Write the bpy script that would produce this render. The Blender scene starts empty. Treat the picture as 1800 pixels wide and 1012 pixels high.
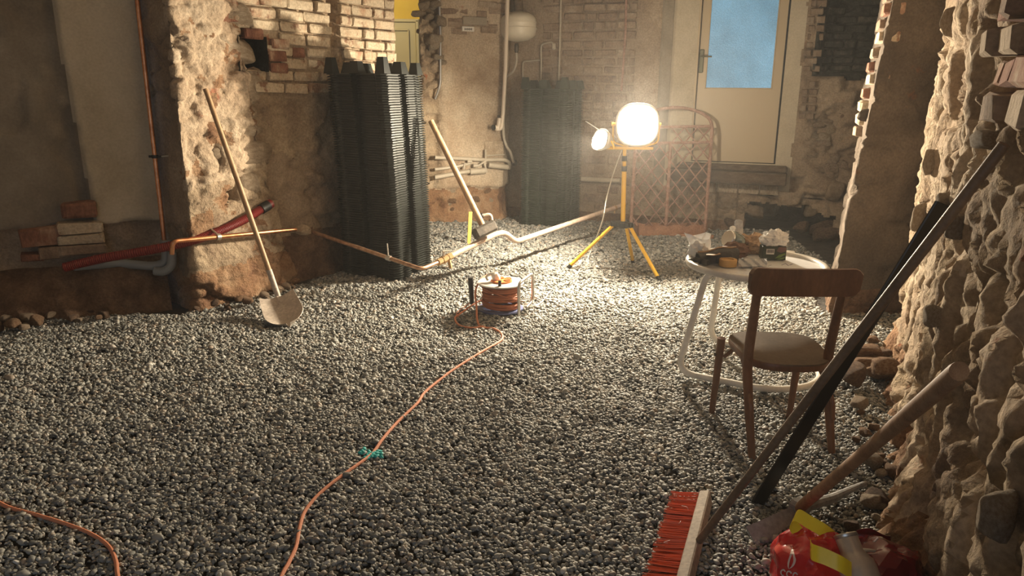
import bpy, bmesh, math, random
import numpy as np
from mathutils import Vector, Matrix, Euler, Quaternion
from mathutils.bvhtree import BVHTree

SC = bpy.context.scene
COL = SC.collection
random.seed(11)
PI = math.pi

# ---------------------------------------------------------------- camera, sky, exposure
CAM_H, PITCH, ROLL, FPX = 1.6, math.radians(15.0), math.radians(0.46), 1300.0
FWD = Vector((0, math.cos(PITCH), -math.sin(PITCH)))
UP0 = Vector((0, math.sin(PITCH), math.cos(PITCH)))
RT0 = Vector((1, 0, 0))
RT = RT0 * math.cos(ROLL) + UP0 * math.sin(ROLL)
UP = -RT0 * math.sin(ROLL) + UP0 * math.cos(ROLL)
EYE = Vector((0, 0, CAM_H))
cd = bpy.data.cameras.new('camera')
cam = bpy.data.objects.new('camera', cd)
COL.objects.link(cam)
cd.sensor_width = 36
cd.lens = 36 * FPX / 1800
cd.clip_start = 0.05
mw = Matrix((RT, UP, -FWD)).transposed().to_4x4()
mw.translation = EYE
cam.matrix_world = mw
SC.camera = cam

W = bpy.data.worlds.new('world')
SC.world = W
W.use_nodes = True
W.node_tree.nodes['Background'].inputs[0].default_value = (0.30, 0.45, 0.75, 1)
W.node_tree.nodes['Background'].inputs[1].default_value = 0.35
SC.view_settings.view_transform = 'Standard'
SC.view_settings.look = 'None'
SC.view_settings.exposure = 0.0
SC.view_settings.gamma = 1.0
SC.view_settings.use_curve_mapping = False
try:
    SC.cycles.use_denoising = True
    SC.cycles.max_bounces = 8
    SC.cycles.transparent_max_bounces = 12
    SC.cycles.sample_clamp_indirect = 4
except Exception:
    pass


def lamp(name, kind, loc, energy, color, aim=None, size=0.06, cone=150, blend=0.6, sy=None):
    l = bpy.data.lights.new(name, kind)
    l.energy = energy
    l.color = color
    if kind == 'AREA':
        l.shape = 'RECTANGLE'
        l.size = size
        l.size_y = sy or size
    else:
        l.shadow_soft_size = size
    if kind == 'SPOT':
        l.spot_size = math.radians(cone)
        l.spot_blend = blend
    o = bpy.data.objects.new(name, l)
    COL.objects.link(o)
    o.location = loc
    if aim:
        o.rotation_euler = (Vector(aim) - Vector(loc)).to_track_quat('-Z', 'Y').to_euler()
    return o


WARM = (1.0, 0.85, 0.63)
# cool fill light, added in an unseen window behind the viewer
lamp('rear_cool_fill', 'AREA', (-1.2, -2.75, 1.75), 29, (0.62, 0.78, 1.0), aim=(-0.6, 4, 0.2), size=1.9, sy=1.3)
# lamp of the room beyond the doorway
lamp('hall_lamp', 'POINT', (-2.6, 11.2, 3.2), 120, (1.0, 0.83, 0.5), size=0.12)
LAMP_A = dict(energy=880, cone=172, blend=0.5)
LAMP_B = dict(energy=760, cone=150, blend=0.5)
LAMP_C = dict(energy=80)
HAZE = 0.0038


# ---------------------------------------------------------------- pixel helpers (points on real planes)
def ray(u, v):
    return FWD + RT * ((u - 900) / FPX) + UP * ((506 - v) / FPX)


def onz(u, v, z=0.0):
    d = ray(u, v)
    return EYE + d * ((z - CAM_H) / d.z)


def ony(u, v, y):
    d = ray(u, v)
    return EYE + d * (y / d.y)


def onp(u, v, p0, p1):
    n = Vector((p1[1] - p0[1], -(p1[0] - p0[0]), 0))
    d = ray(u, v)
    return EYE + d * ((Vector((p0[0], p0[1], 0)) - EYE).dot(n) / d.dot(n))


# ---------------------------------------------------------------- numpy noise
def _h(ix, iy, iz, s):
    ix, iy, iz = (a.astype(np.int64) & 0xFFFFFFFF for a in (ix, iy, iz))
    n = (ix * 374761393 + iy * 668265263 + iz * 2147483647 + s * 974634777) & 0xFFFFFFFF
    n = ((n ^ (n >> 13)) * 1274126177) & 0xFFFFFFFF
    n = ((n ^ (n >> 16)) * 2246822519) & 0xFFFFFFFF
    n = n ^ (n >> 15)
    return (n & 0xFFFFFF) / float(0xFFFFFF)


def vnoise(P, s=0):
    f = np.floor(P)
    w = P - f
    w = w * w * (3 - 2 * w)
    x, y, z = f[:, 0], f[:, 1], f[:, 2]
    r = 0
    for a in (0, 1):
        for b in (0, 1):
            for c in (0, 1):
                k = (w[:, 0] if a else 1 - w[:, 0]) * (w[:, 1] if b else 1 - w[:, 1]) * (w[:, 2] if c else 1 - w[:, 2])
                r = r + k * _h(x + a, y + b, z + c, s)
    return r * 2 - 1


def fbm(P, scale, octv=4, s=0, gain=0.5):
    P = np.asarray(P, float) * scale
    r, a, t = 0, 1.0, 0
    for o in range(octv):
        r = r + a * vnoise(P + o * 17.3, s + o)
        t += a
        a *= gain
        P = P * 2.03
    return r / t


def ridged(P, scale, octv=3, s=0):
    P = np.asarray(P, float) * scale
    r, a, t = 0, 1.0, 0
    for o in range(octv):
        r = r + a * (1 - np.abs(vnoise(P + o * 9.1, s + o)))
        t += a
        a *= 0.5
        P = P * 2.1
    return r / t


def worley(P, s=0):
    f = np.floor(P)
    n = len(P)
    d1 = np.full(n, 9.0)
    d2 = np.full(n, 9.0)
    idn = np.zeros(n)
    for a in (-1, 0, 1):
        for b in (-1, 0, 1):
            for c in (-1, 0, 1):
                gx, gy, gz = f[:, 0] + a, f[:, 1] + b, f[:, 2] + c
                px = gx + _h(gx, gy, gz, s)
                py = gy + _h(gx, gy, gz, s + 1)
                pz = gz + _h(gx, gy, gz, s + 2)
                d = np.sqrt((px - P[:, 0]) ** 2 + (py - P[:, 1]) ** 2 + (pz - P[:, 2]) ** 2)
                i = _h(gx, gy, gz, s + 3)
                m = d < d1
                d2 = np.where(m, d1, np.minimum(d2, d))
                idn = np.where(m, i, idn)
                d1 = np.where(m, d, d1)
    return d1, d2, idn


def sstep(a, b, x):
    t = np.clip((x - a) / (b - a), 0, 1)
    return t * t * (3 - 2 * t)


# ---------------------------------------------------------------- materials
MATS = {}


class NT:
    def __init__(self, name):
        self.m = bpy.data.materials.new(name)
        self.m.use_nodes = True
        self.t = self.m.node_tree
        self.b = self.t.nodes['Principled BSDF']
        MATS[name] = self.m

    def n(self, kind, **kw):
        o = self.t.nodes.new(kind)
        for k, v in kw.items():
            if k in o.inputs.keys():
                o.inputs[k].default_value = v
            else:
                setattr(o, k, v)
        return o

    def l(self, a, b):
        self.t.links.new(a, b)

    def ramp(self, src, stops, interp='LINEAR'):
        r = self.n('ShaderNodeValToRGB')
        e = r.color_ramp.elements
        r.color_ramp.interpolation = interp
        while len(e) < len(stops):
            e.new(0.5)
        for el, (p, c) in zip(e, stops):
            el.position = p
            el.color = (*c, 1)
        self.l(src, r.inputs[0])
        return r.outputs[0]

    def mix(self, fac, a, b, mode='MIX'):
        m = self.n('ShaderNodeMix', data_type='RGBA', blend_type=mode)
        for s, i in ((fac, 0), (a, 6), (b, 7)):
            if isinstance(s, (int, float)):
                m.inputs[i].default_value = s
            elif isinstance(s, tuple):
                m.inputs[i].default_value = (*s, 1)
            else:
                self.l(s, m.inputs[i])
        return m.outputs[2]


def plain(name, col, rough=0.6, metal=0.0, **kw):
    t = NT(name)
    t.b.inputs['Base Color'].default_value = (*col, 1)
    t.b.inputs['Roughness'].default_value = rough
    t.b.inputs['Metallic'].default_value = metal
    for k, v in kw.items():
        t.b.inputs[k.replace('_', ' ')].default_value = v
    return t.m


def mottled(name, stops, scale=3.0, fine=(0.75, 1.15), fscale=60, bump=0.4, bscale=35, rough=0.9, metal=0.0,
            rnd=0.0, spots=None, dist=0.012, stretch=None):
    """mottled(): colour by large noise, speckle by fine noise, relief by bump; rnd varies each object."""
    t = NT(name)
    tc = t.n('ShaderNodeTexCoord')
    co = tc.outputs['Object']
    if rnd:
        oi = t.n('ShaderNodeObjectInfo')
        ad = t.n('ShaderNodeVectorMath', operation='ADD')
        sc = t.n('ShaderNodeVectorMath', operation='SCALE')
        sc.inputs[0].default_value = (37, 53, 71)
        t.l(oi.outputs['Random'], sc.inputs['Scale'])
        t.l(co, ad.inputs[0])
        t.l(sc.outputs[0], ad.inputs[1])
        co = ad.outputs[0]
    if stretch:
        mp = t.n('ShaderNodeMapping')
        mp.inputs['Scale'].default_value = stretch
        t.l(co, mp.inputs[0])
        co = mp.outputs[0]
    n1 = t.n('ShaderNodeTexNoise', Scale=scale, Detail=8.0, Roughness=0.62)
    t.l(co, n1.inputs['Vector'])
    fac = n1.outputs['Fac']
    if rnd:
        ma = t.n('ShaderNodeMath', operation='MULTIPLY_ADD')
        t.l(oi.outputs['Random'], ma.inputs[0])
        ma.inputs[1].default_value = rnd
        sb = t.n('ShaderNodeMath', operation='SUBTRACT')
        t.l(fac, sb.inputs[0])
        sb.inputs[1].default_value = rnd / 2
        t.l(sb.outputs[0], ma.inputs[2])
        fac = ma.outputs[0]
    c = t.ramp(fac, stops)
    if spots:
        n3 = t.n('ShaderNodeTexNoise', Scale=spots[1], Detail=6.0, Roughness=0.6)
        t.l(co, n3.inputs['Vector'])
        k = t.ramp(n3.outputs['Fac'], [(spots[2], (0, 0, 0)), (spots[2] + 0.06, (1, 1, 1))])
        c = t.mix(k, c, spots[0])
    n2 = t.n('ShaderNodeTexNoise', Scale=fscale, Detail=4.0)
    t.l(co, n2.inputs['Vector'])
    k = t.ramp(n2.outputs['Fac'], [(0.3, (fine[0],) * 3), (0.7, (fine[1],) * 3)])
    c = t.mix(1.0, c, k, 'MULTIPLY')
    t.l(c, t.b.inputs['Base Color'])
    t.b.inputs['Roughness'].default_value = rough
    t.b.inputs['Metallic'].default_value = metal
    if bump:
        n4 = t.n('ShaderNodeTexNoise', Scale=bscale, Detail=8.0, Roughness=0.65)
        t.l(co, n4.inputs['Vector'])
        bp = t.n('ShaderNodeBump', Strength=bump, Distance=dist)
        t.l(n4.outputs['Fac'], bp.inputs['Height'])
        t.l(bp.outputs[0], t.b.inputs['Normal'])
    return t.m


# rubble and plaster
mottled('lime_plaster', [(0.30, (0.30, 0.21, 0.135)), (0.46, (0.43, 0.325, 0.225)), (0.58, (0.50, 0.40, 0.29)), (0.72, (0.58, 0.49, 0.38))],
        scale=2.2, bump=0.9, bscale=28, dist=0.02, spots=((0.36, 0.15, 0.085), 3.0, 0.68))
mottled('rubble_mortar', [(0.28, (0.20, 0.13, 0.085)), (0.45, (0.34, 0.25, 0.165)), (0.60, (0.46, 0.355, 0.24)), (0.75, (0.56, 0.46, 0.34))],
        scale=3.2, bump=1.0, bscale=24, dist=0.03, spots=((0.34, 0.135, 0.07), 4.0, 0.66))
mottled('brown_plaster', [(0.30, (0.20, 0.14, 0.095)), (0.50, (0.30, 0.22, 0.15)), (0.70, (0.40, 0.31, 0.22))],
        scale=2.0, bump=0.8, bscale=26, dist=0.02, spots=((0.24, 0.11, 0.06), 3.5, 0.66))
mottled('smooth_plaster', [(0.30, (0.40, 0.335, 0.235)), (0.50, (0.51, 0.44, 0.325)), (0.70, (0.57, 0.505, 0.39))],
        scale=1.6, fine=(0.9, 1.06), bump=0.25, bscale=18, dist=0.01, spots=((0.22, 0.16, 0.11), 7.0, 0.74))
mottled('grey_plaster', [(0.30, (0.16, 0.13, 0.095)), (0.50, (0.24, 0.20, 0.15)), (0.68, (0.33, 0.28, 0.215))],
        scale=1.5, fine=(0.88, 1.06), bump=0.4, bscale=16, dist=0.015)
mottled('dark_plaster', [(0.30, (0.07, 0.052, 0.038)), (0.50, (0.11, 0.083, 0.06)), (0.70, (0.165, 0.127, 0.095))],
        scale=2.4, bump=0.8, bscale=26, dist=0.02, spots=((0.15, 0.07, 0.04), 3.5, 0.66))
mottled('earth', [(0.30, (0.10, 0.055, 0.032)), (0.50, (0.19, 0.11, 0.065)), (0.70, (0.29, 0.185, 0.115))],
        scale=6, bump=1.0, bscale=40, dist=0.03)
mottled('red_earth', [(0.30, (0.16, 0.075, 0.04)), (0.50, (0.30, 0.17, 0.09)), (0.70, (0.42, 0.29, 0.18))],
        scale=5, bump=1.0, bscale=30, dist=0.03)
mottled('dark_soil', [(0.3, (0.025, 0.022, 0.02)), (0.7, (0.07, 0.062, 0.054))], scale=9, bump=1.0, bscale=60)
mottled('whitewashed_brick', [(0.24, (0.28, 0.14, 0.085)), (0.35, (0.42, 0.29, 0.19)), (0.46, (0.50, 0.40, 0.28)), (0.72, (0.58, 0.49, 0.36))],
        scale=7, bump=0.9, bscale=40, rnd=0.14, spots=((0.26, 0.145, 0.09), 9, 0.58))
mottled('brown_brick', [(0.30, (0.17, 0.11, 0.075)), (0.48, (0.25, 0.175, 0.12)), (0.62, (0.32, 0.24, 0.17)), (0.75, (0.40, 0.32, 0.235))],
        scale=5, bump=0.9, bscale=36, rnd=0.16)
mottled('red_brick', [(0.30, (0.17, 0.07, 0.045)), (0.50, (0.26, 0.115, 0.07)), (0.64, (0.36, 0.22, 0.145)), (0.76, (0.48, 0.38, 0.28))],
        scale=7, bump=0.8, bscale=40, rnd=0.25)
mottled('charred_brick', [(0.30, (0.012, 0.013, 0.012)), (0.52, (0.035, 0.036, 0.03)), (0.66, (0.085, 0.078, 0.06)), (0.8, (0.17, 0.14, 0.1))],
        scale=9, bump=0.9, bscale=40, rnd=0.15)
mottled('field_stone', [(0.30, (0.27, 0.195, 0.13)), (0.50, (0.40, 0.31, 0.215)), (0.70, (0.53, 0.43, 0.32))],
        scale=5, bump=0.9, bscale=28, rnd=0.2, dist=0.02, spots=((0.33, 0.14, 0.075), 6, 0.69))
mottled('yellow_paint', [(0.3, (0.55, 0.40, 0.07)), (0.7, (0.62, 0.47, 0.10))], scale=1.5, fine=(0.97, 1.03), bump=0.05)
mottled('ceiling_plaster', [(0.3, (0.34, 0.28, 0.21)), (0.7, (0.46, 0.39, 0.30))], scale=1.5, bump=0.3)
# gravel
t = NT('gravel_stone')
oi = t.n('ShaderNodeObjectInfo')
c = t.ramp(oi.outputs['Random'], [(0.0, (0.11, 0.112, 0.106)), (0.35, (0.20, 0.203, 0.190)), (0.6, (0.29, 0.288, 0.262)),
                                 (0.82, (0.37, 0.36, 0.32)), (0.93, (0.28, 0.225, 0.175)), (1.0, (0.58, 0.57, 0.53))])
tc = t.n('ShaderNodeTexCoord')
n2 = t.n('ShaderNodeTexNoise', Scale=90.0, Detail=3.0)
t.l(tc.outputs['Object'], n2.inputs['Vector'])
k = t.ramp(n2.outputs['Fac'], [(0.3, (0.75,) * 3), (0.7, (1.15,) * 3)])
t.l(t.mix(1.0, c, k, 'MULTIPLY'), t.b.inputs['Base Color'])
t.b.inputs['Roughness'].default_value = 0.62
plain('turquoise_stone', (0.02, 0.42, 0.40), 0.6)
# objects
mottled('wood_handle', [(0.3, (0.30, 0.17, 0.085)), (0.5, (0.42, 0.26, 0.135)), (0.7, (0.52, 0.35, 0.19))], scale=5, fscale=80,
        fine=(0.85, 1.08), bump=0.15, rough=0.55, stretch=(6, 6, 0.8))
mottled('dark_handle', [(0.3, (0.10, 0.065, 0.04)), (0.5, (0.16, 0.105, 0.065)), (0.7, (0.22, 0.15, 0.09))], scale=5, fscale=80,
        fine=(0.85, 1.1), bump=0.15, rough=0.5)
mottled('worn_handle', [(0.3, (0.20, 0.105, 0.05)), (0.5, (0.29, 0.16, 0.08)), (0.7, (0.37, 0.22, 0.115))], scale=5, fscale=80,
        fine=(0.85, 1.08), bump=0.15, rough=0.65, stretch=(6, 6, 0.8))
mottled('chair_wood', [(0.3, (0.10, 0.040, 0.018)), (0.5, (0.16, 0.066, 0.029)), (0.7, (0.22, 0.10, 0.045))], scale=6, fscale=90,
        fine=(0.85, 1.1), bump=0.08, rough=0.42, stretch=(1, 1, 0.35))
mottled('seat_wood', [(0.3, (0.080, 0.055, 0.036)), (0.5, (0.115, 0.082, 0.055)), (0.7, (0.15, 0.11, 0.078))], scale=5, fscale=70,
        fine=(0.85, 1.1), bump=0.1, rough=0.68)
MATS['seat_wood'].node_tree.nodes['Principled BSDF'].inputs['Specular IOR Level'].default_value = 0.15
mottled('old_timber', [(0.3, (0.055, 0.035, 0.022)), (0.5, (0.10, 0.065, 0.04)), (0.7, (0.16, 0.11, 0.07))], scale=6, bump=0.6, rough=0.85, stretch=(0.4, 3, 3))
mottled('copper', [(0.35, (0.60, 0.25, 0.12)), (0.6, (0.85, 0.42, 0.22))], scale=14, fine=(0.9, 1.05), bump=0.05, rough=0.33, metal=1.0)
mottled('dusty_copper', [(0.35, (0.36, 0.20, 0.12)), (0.6, (0.56, 0.36, 0.24))], scale=18, fine=(0.85, 1.05), bump=0.1, rough=0.42, metal=0.75)
plain('brass', (0.62, 0.42, 0.22), 0.35, 0.9)
plain('grey_plastic_pipe', (0.24, 0.25, 0.25), 0.45)
plain('red_hose', (0.20, 0.016, 0.014), 0.45)
plain('black_rubber', (0.012, 0.012, 0.012), 0.5)
mottled('lamplit_copper', [(0.35, (0.56, 0.40, 0.30)), (0.6, (0.74, 0.58, 0.47))], scale=18, fine=(0.85, 1.05), bump=0.1, rough=0.38, metal=0.3)  # copper again, the work light's glare put into a paler colour
plain('black_plastic', (0.012, 0.014, 0.013), 0.33)
mottled('former_plastic', [(0.3, (0.008, 0.0095, 0.008)), (0.7, (0.014, 0.017, 0.014))], scale=4, fine=(0.85, 1.15), bump=0.0, rough=0.5, rnd=0.2)
mottled('green_former_plastic', [(0.3, (0.018, 0.026, 0.019)), (0.7, (0.030, 0.042, 0.030))], scale=4, fine=(0.85, 1.15), bump=0.0, rough=0.42, rnd=0.2)
mottled('dusty_steel', [(0.3, (0.36, 0.30, 0.25)), (0.6, (0.52, 0.45, 0.38)), (0.75, (0.62, 0.56, 0.49))], scale=9, bump=0.15, rough=0.6, metal=0.25)
mottled('forged_steel', [(0.3, (0.05, 0.045, 0.04)), (0.7, (0.13, 0.11, 0.09))], scale=12, bump=0.2, rough=0.5, metal=0.5)
mottled('grey_blade', [(0.3, (0.24, 0.24, 0.245)), (0.7, (0.36, 0.355, 0.35))], scale=12, bump=0.1, rough=0.5, metal=0.25)
plain('galvanised', (0.52, 0.50, 0.46), 0.38, 0.85)
plain('bare_steel', (0.62, 0.60, 0.56), 0.3, 0.9)
plain('black_steel', (0.022, 0.020, 0.018), 0.28, 0.6)
mottled('painted_pipe', [(0.3, (0.40, 0.345, 0.265)), (0.7, (0.50, 0.44, 0.35))], scale=9, fine=(0.9, 1.05), bump=0.15, rough=0.5)
plain('white_pipe', (0.70, 0.60, 0.48), 0.35)
mottled('cream_enamel', [(0.3, (0.62, 0.56, 0.44)), (0.7, (0.72, 0.66, 0.54))], scale=3, fine=(0.96, 1.03), bump=0.03, rough=0.35)
mottled('rusty_iron', [(0.3, (0.22, 0.11, 0.075)), (0.5, (0.34, 0.19, 0.14)), (0.7, (0.42, 0.26, 0.20))], scale=14, bump=0.3, rough=0.8)
mottled('rust_wood', [(0.3, (0.25, 0.11, 0.06)), (0.7, (0.40, 0.21, 0.125))], scale=8, bump=0.3, rough=0.8)
plain('yellow_enamel', (0.80, 0.47, 0.045), 0.4)
plain('yellow_stick', (0.78, 0.56, 0.14), 0.5)
plain('orange_cord', (0.64, 0.25, 0.14), 0.5)
plain('reel_cord', (0.36, 0.105, 0.04), 0.55)
plain('pale_cable', (0.50, 0.46, 0.40), 0.5)
plain('reel_disc', (0.62, 0.60, 0.57), 0.3)
plain('blue_disc', (0.10, 0.12, 0.25), 0.4)
plain('orange_plastic', (0.75, 0.22, 0.06), 0.4)
mottled('table_white', [(0.3, (0.72, 0.73, 0.75)), (0.7, (0.80, 0.81, 0.83))], scale=5, fine=(0.96, 1.03), bump=0.02, rough=0.3)
mottled('frame_white', [(0.3, (0.60, 0.56, 0.50)), (0.55, (0.70, 0.67, 0.61)), (0.8, (0.74, 0.71, 0.66))], scale=12, fine=(0.94, 1.03), bump=0.03, rough=0.32)
plain('red_bristle', (0.72, 0.19, 0.085), 0.4)
mottled('pale_wood', [(0.3, (0.36, 0.30, 0.25)), (0.7, (0.48, 0.41, 0.34))], scale=7, bump=0.2, rough=0.8)
plain('red_film', (0.58, 0.014, 0.016), 0.18, Coat_Weight=0.5)
plain('shaded_red_film', (0.16, 0.010, 0.012), 0.2, Coat_Weight=0.5)  # same red film, darkened in colour for the bag's unlit side
plain('yellow_film', (0.95, 0.70, 0.03), 0.25)
plain('white_print', (0.75, 0.55, 0.48), 0.35)
mottled('champagne_metal', [(0.3, (0.50, 0.42, 0.33)), (0.7, (0.62, 0.53, 0.43))], scale=6, fine=(0.95, 1.05), bump=0.02, rough=0.3, metal=0.45)
plain('clear_film', (0.86, 0.86, 0.84), 0.15, Transmission_Weight=0.0, Alpha=0.6)
plain('white_paper', (0.74, 0.72, 0.68), 0.7)
plain('pale_film', (0.66, 0.66, 0.68), 0.35, Alpha=0.75)
mottled('kraft_paper', [(0.3, (0.32, 0.19, 0.10)), (0.7, (0.46, 0.30, 0.17))], scale=12, bump=0.3, rough=0.8)
mottled('dark_leather', [(0.3, (0.012, 0.009, 0.008)), (0.7, (0.035, 0.024, 0.020))], scale=15, bump=0.4, bscale=60, rough=0.55)
mottled('brown_leather', [(0.3, (0.10, 0.045, 0.028)), (0.7, (0.19, 0.09, 0.055))], scale=12, bump=0.4, bscale=60, rough=0.6)
plain('tan_tape', (0.56, 0.33, 0.10), 0.5)
plain('green_glass', (0.10, 0.14, 0.13), 0.12, Coat_Weight=0.6)
plain('box_green', (0.022, 0.035, 0.022), 0.4)
plain('leaf_green', (0.14, 0.22, 0.05), 0.5)
plain('cocoa_print', (0.14, 0.07, 0.06), 0.5)
plain('ink', (0.01, 0.01, 0.012), 0.6)
plain('door_paint', (0.47, 0.37, 0.235), 0.45)
plain('door_frame_paint', (0.46, 0.36, 0.23), 0.5)
plain('gap_dark', (0.02, 0.018, 0.015), 0.9)
plain('hall_door', (0.42, 0.38, 0.25), 0.5)
plain('olive_iron', (0.10, 0.10, 0.055), 0.5, 0.3)
plain('label_white', (0.70, 0.66, 0.60), 0.6)
plain('floodlight_paint', (0.62, 0.60, 0.55), 0.45)
t = NT('lamp_glass')
t.b.inputs['Emission Color'].default_value = (1.0, 0.90, 0.72, 1)
t.b.inputs['Emission Strength'].default_value = 30
t = NT('door_glass')
tc = t.n('ShaderNodeTexCoord')
n1 = t.n('ShaderNodeTexNoise', Scale=2.2, Detail=2.0)
t.l(tc.outputs['Object'], n1.inputs['Vector'])
n2 = t.n('ShaderNodeTexVoronoi', Scale=95.0)
t.l(tc.outputs['Object'], n2.inputs['Vector'])
c1 = t.ramp(n1.outputs['Fac'], [(0.3, (0.085, 0.20, 0.28)), (0.5, (0.115, 0.265, 0.37)), (0.7, (0.145, 0.325, 0.45))])
k = t.ramp(n2.outputs['Distance'], [(0.1, (0.82,) * 3), (0.6, (1.18,) * 3)])
t.l(t.mix(1.0, c1, k, 'MULTIPLY'), t.b.inputs['Emission Color'])
t.b.inputs['Emission Strength'].default_value = 0.9
t.b.inputs['Base Color'].default_value = (0.05, 0.08, 0.10, 1)
t.b.inputs['Roughness'].default_value = 0.35
bp = t.n('ShaderNodeBump', Strength=0.6, Distance=0.004)
t.l(n2.outputs['Distance'], bp.inputs['Height'])
t.l(bp.outputs[0], t.b.inputs['Normal'])


# ---------------------------------------------------------------- mesh building
def ico(sub):
    bm = bmesh.new()
    bmesh.ops.create_icosphere(bm, subdivisions=sub, radius=1)
    v = np.array([x.co[:] for x in bm.verts])
    f = [[x.index for x in p.verts] for p in bm.faces]
    bm.free()
    return v, f


ICO = {k: ico(k) for k in (1, 2, 3, 4, 5)}


def catmull(pts, n=8, closed=False):
    P = [Vector(p) for p in pts]
    out = []
    m = len(P)
    for i in range(m if closed else m - 1):
        p0 = P[(i - 1) % m] if closed or i > 0 else P[0] * 2 - P[1]
        p1, p2 = P[i], P[(i + 1) % m]
        p3 = P[(i + 2) % m] if closed or i + 2 < m else P[-1] * 2 - P[-2]
        for k in range(n):
            t = k / n
            out.append(0.5 * ((2 * p1) + (p2 - p0) * t + (2 * p0 - 5 * p1 + 4 * p2 - p3) * t * t + (3 * p1 - p0 - 3 * p2 + p3) * t ** 3))
    if not closed:
        out.append(P[-1].copy())
    return out


def fillet(pts, r, n=6):
    """round the corners of a polyline with radius r (quadratic)"""
    P = [Vector(p) for p in pts]
    out = [P[0]]
    for i in range(1, len(P) - 1):
        a, b, c = P[i - 1], P[i], P[i + 1]
        ra = min(r, (a - b).length * 0.49, (c - b).length * 0.49)
        s, e = b + (a - b).normalized() * ra, b + (c - b).normalized() * ra
        for k in range(n + 1):
            t = k / n
            out.append(s * (1 - t) ** 2 + b * 2 * t * (1 - t) + e * t * t)
    out.append(P[-1])
    return out


BASE = {}


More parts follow.
